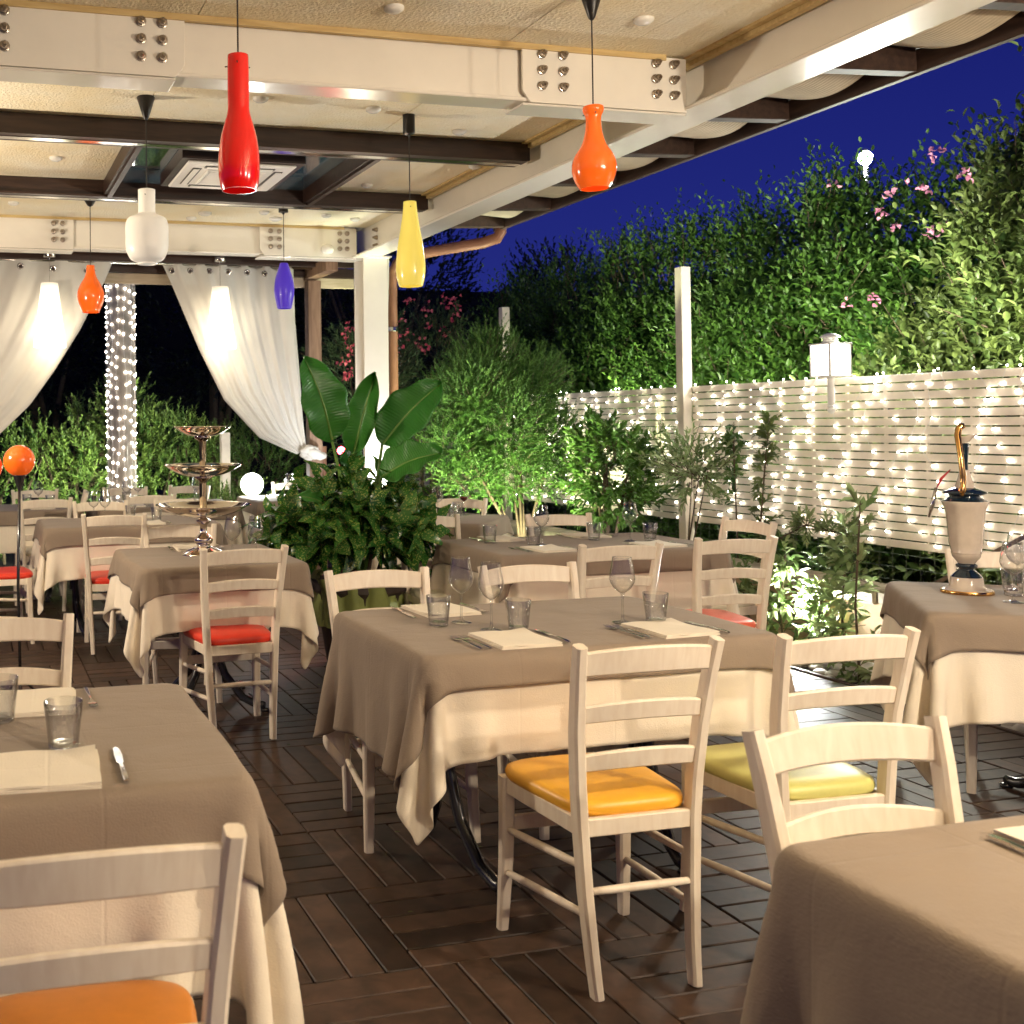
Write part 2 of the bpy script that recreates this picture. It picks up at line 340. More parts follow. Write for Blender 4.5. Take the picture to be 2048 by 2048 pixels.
t.links.new(_m.outputs[0], t.nodes['Material Output'].inputs[0]); MT['thin'] = g
# ================================================================= SETTING
def set_rnd(me, vals, dom='FACE'):
    a = me.attributes.new('rnd', 'FLOAT', dom); a.data.foreach_set('value', np.asarray(vals, dtype=np.float32))
# ground sheet
b = MB(); b.add([(-60, -20, -.06), (90, -20, -.06), (90, 130, -.06), (-60, 130, -.06)], [(0, 1, 2, 3)])
tag(b.build('ground', MT['soil']), kind='structure')
# deck: square wooden tiles, five slats each, alternating direction
b = MB(); vals = []; P = .49; X0, Y0 = 1.147-3*P-2*P, 2.67-8*P
for i in range(-2, 12):
    for j in range(-1, 24):
        x = X0+i*P; y = Y0+j*P
        if x+P > 4.56 and x > 4.1: continue
        for k in range(5):
            wd = P/5; h = random.uniform(-.0015, .0015); dd = .0045+random.uniform(0, .002)
            if (i+j) % 2 == 0: c = (x+(k+.5)*wd, y+P/2, -.014+h); d = (wd-dd, P-.004, .028)
            else: c = (x+P/2, y+(k+.5)*wd, -.014+h); d = (P-.004, wd-dd, .028)
            n0 = len(b.f); b.box(c, d, bev=.003); vals += [random.random()]*(len(b.f)-n0)
deck = b.build('deck', MT['deck']); set_rnd(deck.data, vals); tag(deck, kind='structure')
b = MB(); b.box((1.2, 4.2, -.045), (6.72, 12.9, .02)); tag(b.build('deck_underlay', MT['black']), kind='structure')
b = MB(); b.box((4.59, 4.5, -.02), (.03, 12.4, .06), bev=.004); tag(b.build('deck_edging', MT['fascia']), kind='structure')

# ---------------------------------------------------------------- pergola
pg = thing('pergola', 'white steel pergola with bolted beams, plastered ceiling and dark timber eaves', 'pergola', (3.07, 8.0, 0))
def PB(bm, name, m, parent=None, loc0=(3.07, 8.0, 0), **k):
    o = bm.build(name, m, None, **k)
    par = parent or pg; o.parent = par
    if par is pg: o.location = (-3.07, -8.0, 0)
    return o
ZB, ZC, ZT = 2.74, 2.97, 3.0
# ceiling panels, in strips with real seams, opening for the skylight
sx0, sx1, sy0, sy1 = .86, 2.10, 5.44, 6.67
edges = [-3.2, -2.4, -1.55, -.7, .12, .84, 1.62, 2.12, 2.62, 3.03]
ce = MB()
for a_, b_ in zip(edges[:-1], edges[1:]):
    for y0_, y1_ in ((-2.5, .9), (.9, 3.97), (4.12, 5.40), (5.40, 6.70), (6.70, 7.95)):
        if y0_ == 5.40 and a_ >= .83 and b_ <= 2.13: continue
        j = random.uniform(-.0015, .0015)
        ce.box(((a_+b_)/2, (y0_+y1_)/2, ZC+.015+j), (b_-a_-.003, y1_-y0_-.003, .03))
PB(ce, 'ceiling', MT['ceil'])
# steel beams (I sections)
def ibeam_x(y, x0, x1, name, wt=.13, lo=ZB, hi=ZC+.03, tf=.016, face=-1):
    m_ = MB(); L = x1-x0; cx = (x0+x1)/2
    m_.box((cx, y, lo+tf/2), (L, wt, tf), bev=.004); m_.box((cx, y, hi-tf/2), (L, wt, tf), bev=.004)
    m_.box((cx, y+face*(wt/2-.022), (lo+hi)/2), (L, .012, hi-lo-2*tf))
    return PB(m_, name, MT['steel'])
nb = ibeam_x(4.02, -3.2, 2.95, 'steel_beam'); fb = ibeam_x(8.03, -3.2, 2.95, 'steel_beam')
m_ = MB(); m_.box((3.04, 2.7, ZB+.009), (.20, 11.0, .018), bev=.004); m_.box((3.04, 2.7, ZC+.03), (.20, 11.0, .018)); m_.box((3.05, 2.7, (ZB+ZC)/2+.01), (.014, 11.0, .235))
lb = PB(m_, 'steel_beam', MT['steel'])
# splice plates (channel shoes) round the cross beams
def shoe(x0, x1, y, cut0=False, cut1=False, par=nb, drop=.012):
    t_ = .012; f = y-.071; lo = ZB-drop
    m_ = MB(); ch = .05
    prof = [(x0, ZC-.01), (x0, lo+ch), (x0+(.0 if not cut0 else .035), lo+.004), (x1-(.0 if not cut1 else .035), lo+.004), (x1, lo+ch), (x1, ZC-.01)]
    vs = [(px_, f-t_/2, pz_) for px_, pz_ in prof]+[(px_, f+t_/2, pz_) for px_, pz_ in prof]; n = len(prof)
    fs = [tuple(range(n)), tuple(range(2*n-1, n-1, -1))]+[(i, i+n, (i+1) % n+n, (i+1) % n) for i in range(n)]
    m_.add(vs, fs)
    m_.box(((x0+x1)/2, y, lo-.003), (x1-x0-(.07 if cut1 else 0), .15, .010), bev=.003)
    return PB(m_, 'splice_plate', MT['steel'], bevel=.003)
shoe(-2.2, .79, 4.02, cut1=True); shoe(2.185, 2.95, 4.02, cut0=True); shoe(-2.2, .75, 8.03, par=fb); shoe(2.165, 2.95, 8.03, cut0=True, par=fb)
# bolts
bm_ = MB(); bm_.lathe([(.004, -.002), (.0155, -.002), (.0155, .003), (.0125, .004), (.0125, .014), (.0075, .0145), (.0075, .026), (.005, .029), (.0005, .029)], n=10)
bolt0 = bm_.build('bolt', MT['bolt'], auto=True); bolt0.parent = pg; first = True
def bolts(xs, y, zs):
    global first
    for x in xs:
        for z in zs:
            o = bolt0 if first else bolt0.copy()
            if not first: COL.objects.link(o)
            first = False
            o.parent = pg; o.location = (x-3.07, y-8.0-.005, z); o.rotation_euler = (radians(90), random.uniform(0, 1), 0)
            s_ = 1.25; o.scale = (s_, s_, s_)
for xs in ((.06, .13), (.625, .705), (2.27, 2.365), (2.80, 2.885)): bolts(xs, 4.02-.077, (2.80, 2.865, 2.93))
for xs in ((.605, .67), (2.25, 2.32), (2.81, 2.87)): bolts(xs, 8.03-.077, (2.80, 2.86, 2.92))
for y in (7.1, 7.75):
    for z in (2.80, 2.86, 2.92):
        o = bolt0.copy(); COL.objects.link(o); o.parent = pg; o.location = (3.04-3.07, y-8.0, z); o.rotation_euler = (0, radians(-90), 0); o.scale = (1.25,)*3
# trims where ceiling meets the steel
m_ = MB(); m_.box((-.1, 3.945, ZC-.012), (5.9, .02, .024)); m_.box((3.0, 2.0, ZC-.015), (.03, 9.5, .03)); m_.box((-.1, 7.955, ZC-.010), (5.9, .015, .02)); m_.box((2.965, 2.0, ZC-.006), (.03, 9.5, .012)); PB(m_, 'ceiling_trim', MT['trim'])
# column
m_ = MB(); m_.box((3.09, 8.02, 1.40), (.012, .2, 2.66)); m_.box((3.09, 7.925, 1.40), (.20, .014, 2.66), bev=.003); m_.box((3.09, 8.12, 1.40), (.20, .014, 2.66)); m_.box((3.09, 8.02, .01), (.3, .3, .02)); PB(m_, 'column', MT['steel'])
m_ = MB(); m_.box((3.06, 8.02, 2.735), (.30, .30, .012)); PB(m_, 'column_cap', MT['steel'])
# dark cross beams under the ceiling
for y in (5.39, 6.75):
    m_ = MB(); m_.box((-.15, y, 2.918), (6.30, .10, .10), bev=.004); m_.box((-.17, y-.01, 2.862), (6.26, .14, .012)); PB(m_, 'timber_beam', MT['dark'])
    m_ = MB(); m_.box((-.17, y, 2.855), (6.24, .05, .004)); PB(m_, 'metal_strip', MT['chrome'])
for x in (.84, 2.14):
    m_ = MB(); m_.box((x, 6.07, 2.915), (.045, 1.26, .09)); m_.box((x+.012, 6.07, 2.862), (.03, 1.26, .014)); PB(m_, 'skylight_frame', MT['dark'])
m_ = MB(); m_.box((1.49, 6.07, 2.962), (1.25, 1.26, .008)); PB(m_, 'skylight_glass', MT['glassd'])
m_ = MB(); m_.box((1.49, 6.07, 3.05), (1.5, 1.5, .02)); PB(m_, 'skylight_cover', MT['black'])
# button covers
for i, (x, y) in enumerate([(1.53, 3.70), (2.51, 3.60), (.55, 3.62), (1.336, 4.87), (1.92, 4.92), (2.51, 5.2), (.486, 6.2), (2.94, 5.89), (2.486, 6.5), (1.66, 7.6), (1.6, 7.8), (2.07, 7.48), (2.22, 7.7), (2.55, 7.5), (2.81, 7.6), (.3, 7.5), (.5, 4.8)]):
    m_ = MB(); r = .038 if i not in (9, 12) else .05; m_.lathe([(r*.9, .004), (r, -.002), (r*.96, -.012), (r*.6, -.021), (.001, -.024)], n=20)
    o = m_.build('fixing_cover', MT['white'], pg, smooth=True); o.location = (x-3.07, y-8.0, ZC)
# roof deck over everything
m_ = MB(); m_.box((-.15, 2.8, 3.04), (6.5, 11.0, .03)); PB(m_, 'roof_board', MT['fascia'])
# eaves: rafters, gutter board, reed mats
ry = [7.15, 6.50, 5.75, 5.03, 4.34, 3.63, 2.93, 2.23, 1.53, .83]
for y in ry:
    m_ = MB(); m_.bar((3.065, y, 2.877), (3.78, y, 2.905), .07, .10, bev=.004); PB(m_, 'rafter', MT['fascia'])
m_ = MB(); m_.box((3.80, 2.45, 2.898), (.035, 9.7, .10), bev=.004); m_.box((3.83, 2.45, 2.93), (.06, 9.7, .04), bev=.004); PB(m_, 'eave_board', MT['fascia'])
m_ = MB(); m_.box((3.44, 2.45, 2.975), (.80, 9.7, .02)); PB(m_, 'eave_roof', MT['dark'])
for k in range(len(ry)-1):
    ya, yb = ry[k]-.035, ry[k+1]+.035; m_ = MB(); N = 16; NS = 76; vs = []
    for s_ in range(NS+1):
        x = 3.08+.64*s_/NS
        for i in range(N+1):
            f = i/N; sag = (.020+.055*(s_/NS))*4*f*(1-f)+.006*sin(7*f+k); z = 2.955-sag+(.0012 if s_ % 2 else -.0012)
            vs.append((x, ya+(yb-ya)*f, z))
    fs = [(s_*(N+1)+i, s_*(N+1)+i+1, (s_+1)*(N+1)+i+1, (s_+1)*(N+1)+i) for s_ in range(NS) for i in range(N)]
    m_.add(vs, fs); o = PB(m_, 'reed_mat', MT['mat_'])
    md = o.modifiers.new('t', 'SOLIDIFY'); md.thickness = .004
# downpipe
dp = thing('downpipe', 'brown metal gutter pipe running from eave corner down behind white column', 'pipe', (3.35, 8.2, 0))
m_ = MB(); m_.tube([(x-3.35, y-8.2, z) for x, y, z in [(3.35, 8.22, 0), (3.35, 8.22, 2.5), (3.35, 8.21, 2.66), (3.37, 8.12, 2.745), (3.47, 7.75, 2.762), (3.56, 7.5, 2.757), (3.70, 7.30, 2.765), (3.78, 7.23, 2.79), (3.805, 7.22, 2.84), (3.81, 7.22, 2.90)]], .042, n=12); m_.build('pipe', MT['copper'], dp, smooth=True)
m_ = MB(); m_.lathe([(.044, 0), (.050, .005), (.050, .035), (.044, .04)], n=14, c=(0, .02, 2.18)); m_.build('bracket', MT['chrome'], dp)
# cable by the column
m_ = MB(); m_.tube([(3.22, 7.97, 2.74), (3.205, 7.97, 2.3), (3.20, 7.96, 1.5), (3.2, 7.96, .1)], .009, n=6); tag(m_.build('cable', MT['white']), 'white cable clipped beside the white steel column', 'cable')
m_ = MB(); m_.lathe([(.001, -.05), (.035, -.045), (.05, -.02), (.05, .0), (.035, .02), (.001, .03)], n=20); o = m_.build('smoke_detector', MT['white'], smooth=True, loc=(2.70, 7.93, 2.80)); tag(o, 'small white round sensor on far beam near column', 'sensor')
# back timber frame (holds curtain rail)
tf = thing('timber_frame', 'brown timber frame with pale lintel behind the curtains', 'frame', (2.85, 8.7, 0))
def TB(bm, n, m_, **k): o = bm.build(n, m_, tf, **k); o.location = (-2.85, -8.7, 0); return o
m_ = MB(); m_.box((2.815, 8.66, 1.33), (.115, .10, 2.62), bev=.004); TB(m_, 'post', MT['brown'])
m_ = MB(); m_.box((-2.9, 8.66, 1.33), (.115, .10, 2.62), bev=.004); TB(m_, 'post', MT['brown'])
m_ = MB(); m_.box((.05, 8.72, 2.632), (6.3, .04, .085), bev=.004); TB(m_, 'lintel', MT['pale'])
m_ = MB(); m_.box((.05, 8.70, 2.715), (6.3, .06, .075)); m_.box((.05, 8.45, 2.79), (6.3, .7, .02)); m_.box((.05, 8.40, 2.75), (6.3, .05, .06)); TB(m_, 'header_board', MT['dark'])
m_ = MB(); m_.box((2.80, 8.42, 2.70), (.10, .62, .10), bev=.004); TB(m_, 'joist', MT['brown'])
m_ = MB(); m_.tube([(-3, 8.47, 2.735), (2.75, 8.47, 2.72)], .012, n=8); TB(m_, 'curtain_rail', MT['chrome'], smooth=True)

# ---------------------------------------------------------------- air conditioner in the skylight
ac = thing('air_conditioner', 'white square ceiling cassette air conditioner in brown box under skylight', 'air conditioner', (1.48, 6.08, 2.90))
m_ = MB(); m_.box((0, 0, .02), (.70, .70, .07)); m_.build('casing', MT['dark'], ac)
m_ = MB(); m_.box((0, 0, -.022), (.62, .62, .016), bev=.006)
m_.build('panel', MT['ac'], ac)
m_ = MB()
for i in range(17): m_.bar((-.15, -.152+i*.019, -.034), (.15, -.152+i*.019, -.030), .004, .010)
for s_ in (-1, 1): m_.box((s_*.165, 0, -.034), (.012, .34, .010), bev=.002); m_.box((0, s_*.165, -.034), (.34, .012, .010), bev=.002)
m_.build('grille', MT['ac'], ac)
for k in range(4):
    a = k*pi/2; m_ = MB(); m_.box((.235, 0, -.031), (.05, .40, .003)); o = m_.build('air_slot', MT['black'], ac); o.rotation_euler = (0, 0, a)
    m_ = MB(); m_.box((.238, 0, -.036), (.034, .38, .005), bev=.002); o = m_.build('flap', MT['ac'], ac); o.rotation_euler = (0, 0, a)

# ---------------------------------------------------------------- slat fence with posts
FX = 5.5
def fence_panel(y0, y1, label):
    f = thing('slat_fence', label, 'fence', (FX, y0, 0), 0, 'fence panels along the garden side'); L = y1-y0
    z = 1.70; i = 0; m_ = MB()
    while z > .64:
        m_.box((random.uniform(-.001, .001), L/2, z-.022), (.012, L-.004, .0445), bev=.002); z -= .0532; i += 1
    m_.build('slat_panel', MT['fence'], f)
    m_ = MB(); n = max(2, int(L/.30))
    for k in range(n+1): m_.box((.018, .02+(L-.04)*k/n, 1.165), (.018, .014, 1.07))
    m_.build('batten', MT['fence'], f)
    return f
posts_y = [1.2, 4.3-.05, 7.40, 10.33, 13.24]
fence_panel(7.46, 10.27, 'cream slat fence panel left of the tall post, behind round citrus shrub')
fence_panel(4.31, 7.34, 'cream slat fence panel right of tall post, carrying the lit wall lantern')
fence_panel(1.26, 4.19, 'cream slat fence panel at right end behind the ceramic ewer')
fence_panel(10.39, 13.18, 'cream slat fence panel farthest off, behind the needle leaved bush')
for y, z, lb_ in ((7.40, 2.645, 'tallest looking cream square post rising above fence by citrus shrub'), (10.33, 2.645, 'cream square post rising behind top of needle leaved bush'), (13.24, 2.6, 'farthest cream post beside the brown downpipe'), (4.25, 2.62, 'cream square fence post at right edge of frame')):
    m_ = MB(); m_.box((0, 0, z/2), (.085, .085, z), bev=.004); o = m_.build('fence_post', MT['post'], loc=(FX-.03, y, 0)); tag(o, lb_, 'post', 'fence posts')
# wire mesh below the slats
m_ = MB()
for k in range(120): m_.tube([(0, k*.1, .40), (0, k*.1, .70)], .0016, n=4, cap=False)
for z in (.44, .52, .60): m_.tube([(0, 0, z), (0, 12, z)], .0016, n=4, cap=False)
o = m_.build('wire_mesh', MT['wire'], loc=(FX+.02, 1.5, 0)); tag(o, 'green wire mesh strip between slat fence and stone wall', 'mesh')
# low garden wall with stone cap
gw = thing('garden_wall', 'low ochre garden wall with rough stone cap below slat fence', 'wall', (5.12, 1.0, 0))
m_ = MB(); m_.box((0, 6.0, .16), (.20, 12, .44)); m_.build('wall', MT['render'], gw)
y = 0.0
while y < 12:
    L = random.uniform(.5, .8); m_ = MB(); m_.box((-.01+random.uniform(-.01, .01), y+L/2, .42+random.uniform(-.004, .004)), (.29, L-.012, .085), bev=.014); m_.build('cap_stone', MT['stone'], gw); y += L
m_ = MB(); m_.box((5.36, 7, .16), (.27, 12, .40)); tag(m_.build('planting_bed', MT['soil']), kind='structure')
m_ = MB(); m_.tube([(4.86, y_, .03+.006*sin(y_*3)) for y_ in np.linspace(2, 9, 30)], .045, n=10); tag(m_.build('garden_hose', MT['ac'], smooth=True), 'pale thick conduit lying along the foot of the garden wall', 'pipe')
# pebbles between deck and wall
vs = MB()
for k in range(520):
    r = random.uniform(.018, .05); vs.sphere((random.uniform(4.63, 5.0), random.uniform(2.2, 9.0), -.04+r*.5), r, 7, 5, sc=(random.uniform(.8, 1.4), random.uniform(.8, 1.4), random.uniform(.4, .7)))
tag(vs.build('pebbles', MT['pebble'], smooth=True), 'pale river pebbles between the deck and garden wall', 'pebbles', kind='stuff')
# ================================================================= FURNITURE
def sim_cloth(a, b, over, h=.02, steps=170, seed=0):
    """small position-based cloth: a sheet pinned on a table top (half sizes a, b) whose overhang falls"""
    r = np.random.default_rng(seed)
    nx = int(round((a+over)*2/h)); ny = int(round((b+over)*2/h))
    xs = np.linspace(-(a+over), a+over, nx+1); ys = np.linspace(-(b+over), b+over, ny+1)
    U, V = np.meshgrid(xs, ys, indexing='ij'); p = np.stack([U, V, np.zeros_like(U)], -1)
    pin = (np.abs(U) <= a+.001) & (np.abs(V) <= b+.001) & (np.hypot(np.maximum(np.abs(U)-(a-.010), 0), np.maximum(np.abs(V)-(b-.010), 0)) <= .0105)
    ex = np.maximum(np.abs(U)-a, 0); ey = np.maximum(np.abs(V)-b, 0)
    # start partly fallen, corners flared
    fall = .55
    p[..., 2] -= fall*np.hypot(ex, ey)
    p[..., 0] -= np.sign(U)*ex*(1-sqrt(1-fall**2)); p[..., 1] -= np.sign(V)*ey*(1-sqrt(1-fall**2))
    ph = r.random(8)*6
    nse = .012*(np.sin(U*9+ph[0])+np.sin(V*11+ph[1])+np.sin(U*5+V*7+ph[2]))
    p[..., 0] += np.sign(U)*(ex > 0)*nse*.5; p[..., 1] += np.sign(V)*(ey > 0)*nse*.5
    w_ = np.where(pin, 0., 1.); q = p.copy(); p0 = p.copy(); hx = xs[1]-xs[0]; hy = ys[1]-ys[0]
    cons = []
    def C(di, dj, L, k):
        for c in range(2):
            for ax in ([0] if dj == 0 else [1] if di == 0 else [0]):
                if ax == 0:
                    step = 2*max(di, 1)
                    for off in range(step//2):
                        I = np.arange(c*di+off, nx+1-di, step)
                        if dj >= 0: A = (I[:, None], np.arange(0, ny+1-dj)[None]); B = (I[:, None]+di, np.arange(dj, ny+1)[None])
                        else: A = (I[:, None], np.arange(-dj, ny+1)[None]); B = (I[:, None]+di, np.arange(0, ny+1+dj)[None])
                        cons.append((A, B, L, k))
                else:
                    step = 2*dj
                    for off in range(dj):
                        J = np.arange(c*dj+off, ny+1-dj, step); A = (np.arange(nx+1)[:, None], J[None]); B = (np.arange(nx+1)[:, None], J[None]+dj); cons.append((A, B, L, k))
    C(1, 0, hx, 1.); C(0, 1, hy, 1.); C(1, 1, hypot(hx, hy), .5); C(1, -1, hypot(hx, hy), .5); C(2, 0, 2*hx, .22); C(0, 2, 2*hy, .22); C(4, 0, 4*hx, .04); C(0, 4, 4*hy, .04)
    dt2 = 9.81*(1/60)**2
    for s in range(steps):
        v = (p-q)*.965; q = p.copy(); p = p+v*w_[..., None]; p[..., 2] -= dt2*w_*.6
        for it in range(5):
            for A, B, L, k in cons:
                pa = p[A]; pb = p[B]; d = pb-pa; l = np.sqrt((d*d).sum(-1))+1e-9; wa = w_[A]; wb = w_[B]; sw = wa+wb; sw = np.where(sw == 0, 1, sw)
                if L > hx*1.9: k_ = np.where(l < L, k, 1.*k)
                else: k_ = k
                c = (k_*(l-L)/l/sw)[..., None]*d
                p[A] = pa+c*wa[..., None]; p[B] = pb-c*wb[..., None]
            # collide with the table block, rounded plan corners
            ax_, ay_ = np.abs(p[..., 0]), np.abs(p[..., 1]); R = .012
            cx = np.maximum(ax_-(a-R), 0); cyy = np.maximum(ay_-(b-R), 0)
            inside = (p[..., 2] < -.001) & (ax_ < a+.004) & (ay_ < b+.004) & ~((cx > 0) & (cyy > 0) & (np.hypot(cx, cyy) > R)) & ~pin
            top = inside & (p[..., 2] > -.018) & (ex+ey < h*1.5)
            dx = a+.004-ax_; dy = b+.004-ay_; side = inside & ~top
            mx = side & (dx <= dy); my = side & (dx > dy)
            p[..., 0] = np.where(mx, np.sign(U)*(a+.004), p[..., 0]); p[..., 1] = np.where(my, np.sign(V)*(b+.004), p[..., 1])
            p[..., 2] = np.where(top, 0., p[..., 2])
        p[pin] = p0[pin]
    return xs, ys, p
def cloth_obj(sim, rng_, name, m, parent, dz, off=0.0, flare=0.0, seed=0, under=None):
    xs, ys, p = sim; l, r, n, f = rng_
    i0, i1 = np.searchsorted(xs, l-1e-6), np.searchsorted(xs, r+1e-6)-1; j0, j1 = np.searchsorted(ys, n-1e-6), np.searchsorted(ys, f+1e-6)-1
    gx = np.gradient(p, axis=0); gy = np.gradient(p, axis=1); N = np.cross(gx, gy); N /= np.linalg.norm(N, axis=-1, keepdims=True)+1e-9
    q = p+N*off
    if flare:
        U, V = np.meshgrid(xs, ys, indexing='ij'); dr = np.clip(-p[..., 2]/.12, 0, 1)
        ph = np.random.default_rng(seed).random(4)*6
        q = q+N*(flare*dr*(.7+.5*np.sin(U*13+ph[0])*np.sin(V*15+ph[1])))[..., None]
    q = q[i0:i1+1, j0:j1+1]; nx, ny = q.shape[:2]
    v = q.reshape(-1, 3)+np.array([0, 0, dz]); idx = np.arange(nx*ny).reshape(nx, ny)
    F = np.stack([idx[:-1, :-1], idx[1:, :-1], idx[1:, 1:], idx[:-1, 1:]], -1).reshape(-1, 4)
    me = bpy.data.meshes.new(name); me.from_pydata(v.tolist(), [], F.tolist()); me.materials.append(m); me.polygons.foreach_set('use_smooth', [True]*len(F))
    o = bpy.data.objects.new(name, me); COL.objects.link(o)
    if parent: o.parent = parent
    s = o.modifiers.new('s', 'SUBSURF'); s.levels = 1; s.render_levels = 1
    so = o.modifiers.new('t', 'SOLIDIFY'); so.thickness = .0012; so.offset = 0
    return o
SIM12 = sim_cloth(.60, .40, .38, seed=3); SIM12B = sim_cloth(.60, .40, .38, seed=11); SIM8 = sim_cloth(.40, .40, .38, seed=5); SIM13 = sim_cloth(.66, .40, .38, seed=8); SIM2 = sim_cloth(.41, .45, .38, seed=9)
TZ = .75
def pedestal(par, x, twin=False):
    m_ = MB(); m_.tube([(x, 0, .70), (x, 0, .35), (x, 0, .30)], .032, n=12); m_.box((x, 0, .70), (.36, .36, .012)); m_.build('pedestal', MT['iron'], par, auto=True)
    for sx, sy_ in (((1, 1), (1, -1)) if twin else ((1, 1), (1, -1), (-1, 1), (-1, -1))):
        dx, dy = (-.05*(1 if x > 0 else -1), sy_*.25) if twin else (sx*.2, sy_*.2); m_ = MB()
        pts = [(x+sx*.016, sy_*.016, .42), (x+dx*.12, dy*.12, .33), (x+dx*.38, dy*.38, .16), (x+dx*.75, dy*.75, .055), (x+dx*1.05, dy*1.05, .028), (x+dx*1.2, dy*1.2, .030)]
        P_ = []
        for i in range(len(pts)-1):
            for t_ in (0, .5): P_.append(tuple(pts[i][k]*(1-t_)+pts[i+1][k]*t_ for k in range(3)))
        P_.append(pts[-1]); m_.tube(P_, [.022]*3+[.021]*(len(P_)-4)+[.018], n=8); m_.box((P_[-1][0], P_[-1][1], .008), (.04, .04, .016), bev=.004)
        m_.build('leg', MT['iron'], par, smooth=True)
def table(label, clabel, olabel, x, y, sim, a, b, rz=0.0, ov=(.10, .12, .11, .11), un=.30, peds=(0,), seed=0):
    t_ = thing('dining_table', label, 'table', (x, y, 0), rz, 'tables set for dinner')
    m_ = MB(); m_.box((0, 0, TZ-.022), (2*a-.045, 2*b-.045, .03), bev=.006); m_.build('tabletop', MT['pale'], t_)
    for p_ in peds: pedestal(t_, p_*1.25, len(peds) > 1)
    un = un if hasattr(un, '__len__') else (un,)*4
    u = cloth_obj(sim, (-(a+un[0]), a+un[1], -(b+un[2]), b+un[3]), 'tablecloth', MT['under'], None, TZ); u.location = (x, y, 0); u.rotation_euler = (0, 0, rz)
    tag(u, clabel, 'tablecloth', 'cream under cloths')
    o = cloth_obj(sim, (-(a+ov[0]), a+ov[1], -(b+ov[2]), b+ov[3]), 'table_overlay', MT['over'], None, TZ+.003, .008, .007, seed); o.location = (x, y, 0); o.rotation_euler = (0, 0, rz)
    tag(o, olabel, 'tablecloth', 'taupe over cloths')
    return t_
C_ = 'cream undercloth of '; O_ = 'taupe top cloth of '
TAB = {}
def T(key, desc, *a, **k): TAB[key] = (a[0], a[1], k.get('rz', 0.0)); table('pedestal table, '+desc, 'cream undercloth on the '+desc, 'taupe top cloth on the '+desc, *a, **k)
T('T1', 'large centre table between yellow and lime chairs', 1.867, 3.285, SIM12, .6, .4, ov=(.35, .10, .085, .10), un=(.30, .28, .275, .30), peds=(-.30, .30), seed=1)
T('T2', 'table under the silver three tier stand', 1.185, 5.475, SIM2, .41, .45, ov=(.11, .13, .11, .11), un=.27, seed=2)
T('T3', 'table with two red seats behind the silver stand table', 1.08, 7.63, SIM12B, .6, .4, ov=(.10, .10, .10, .10), peds=(-.3, .3), seed=3)
T('T4', 'back left table near the log pile and hedge', .30, 9.28, SIM12, .6, .4, ov=(.10, .10, .10, .10), peds=(-.3, .3), seed=4)
T('T4b', 'back middle table in front of light wrapped pole', 1.62, 9.25, SIM12B, .6, .4, ov=(.10, .10, .10, .10), peds=(-.3, .3), seed=5)
T('T5', 'far small table left of the white column', 2.86, 9.55, SIM8, .4, .4, ov=(.10, .10, .10, .10), seed=6)
T('T6', 'long table right of the potted plant, second row', 3.27, 5.37, SIM13, .66, .4, ov=(.10, .10, .10, .10), peds=(-.3, .3), seed=7)
T('T7', 'turned small table behind the potted plant', 3.24, 7.12, SIM8, .4, .4, rz=radians(-40), ov=(.10, .10, .10, .10), seed=8)
T('T8', 'right hand table carrying the ceramic ewer', 3.94, 3.03, SIM12, .6, .4, rz=radians(-36), ov=(.11, .11, .10, .11), un=.33, peds=(0,), seed=9)
T('T9', 'near left table cut by the left frame edge', -.075, 2.40, SIM12B, .6, .4, ov=(.12, .14, .135, .12), un=(.30, .35, .35, .30), peds=(-.3, .3), seed=10)
T('T10', 'near right corner table, cloth falling in shade', 1.835, 1.065, SIM12B, .6, .4, ov=(.35, .35, .35, .33), un=.30, peds=(-.3, .3), seed=11)

# ---------------------------------------------------------------- ladderback chairs
def seatmat(n, c): return mat(n, c, rough=.40, namt=.06, nscale=30, bump=.06, bscale=220, bdist=.002, spec=.5)
SEAT = dict(yellow=seatmat('yellow_vinyl', (.86, .44, .035)), lime=seatmat('lime_vinyl', (.62, .60, .20)), red=seatmat('red_vinyl', (.72, .045, .02)), coral=seatmat('coral_vinyl', (.80, .17, .10)),
            orange=seatmat('orange_vinyl', (.62, .22, .025)), cream=seatmat('cream_vinyl', (.72, .66, .50)))
def seat_bm():
    # padded trapezoid: front wider than back, puffed top, rounded corners
    m_ = MB(); n = 9; yf, yb, wf, wb = .205, -.175, .205, .165
    def outline(k, s=1.0, N=40):
        a = 2*pi*k/N; e = .36
        cx = math.copysign(abs(cos(a))**e, cos(a)); sy_ = math.copysign(abs(sin(a))**e, sin(a))
        yy = (yf+yb)/2+(yf-yb)/2*sy_*s; wv = wb+(wf-wb)*((yy-yb)/(yf-yb)); bow = .016*(1-cx*cx)*(1 if sy_ > 0 else 0)
        return cx*wv*s*(1+.0), yy+bow
    N = 40; rings = [(.90, .430), (.975, .432), (1.0, .442), (1.005, .452), (.985, .463), (.93, .4695), (.80, .4745), (.55, .4785), (.28, .480)]
    vs = []; fs = []
    for s_, z in rings:
        for k in range(N): x, y = outline(k, s_, N); vs.append((x, y, z))
    vs.append((0, .015, .4805)); vs.append((0, .015, .430)); R = len(rings)
    for i in range(R-1):
        for k in range(N): a = i*N+k; b_ = i*N+(k+1) % N; fs.append((a, b_, b_+N, a+N))
    for k in range(N): fs.append(((R-1)*N+k, (R-1)*N+(k+1) % N, R*N)); fs.append(((k+1) % N, k, R*N+1))
    m_.add(vs, fs); return m_
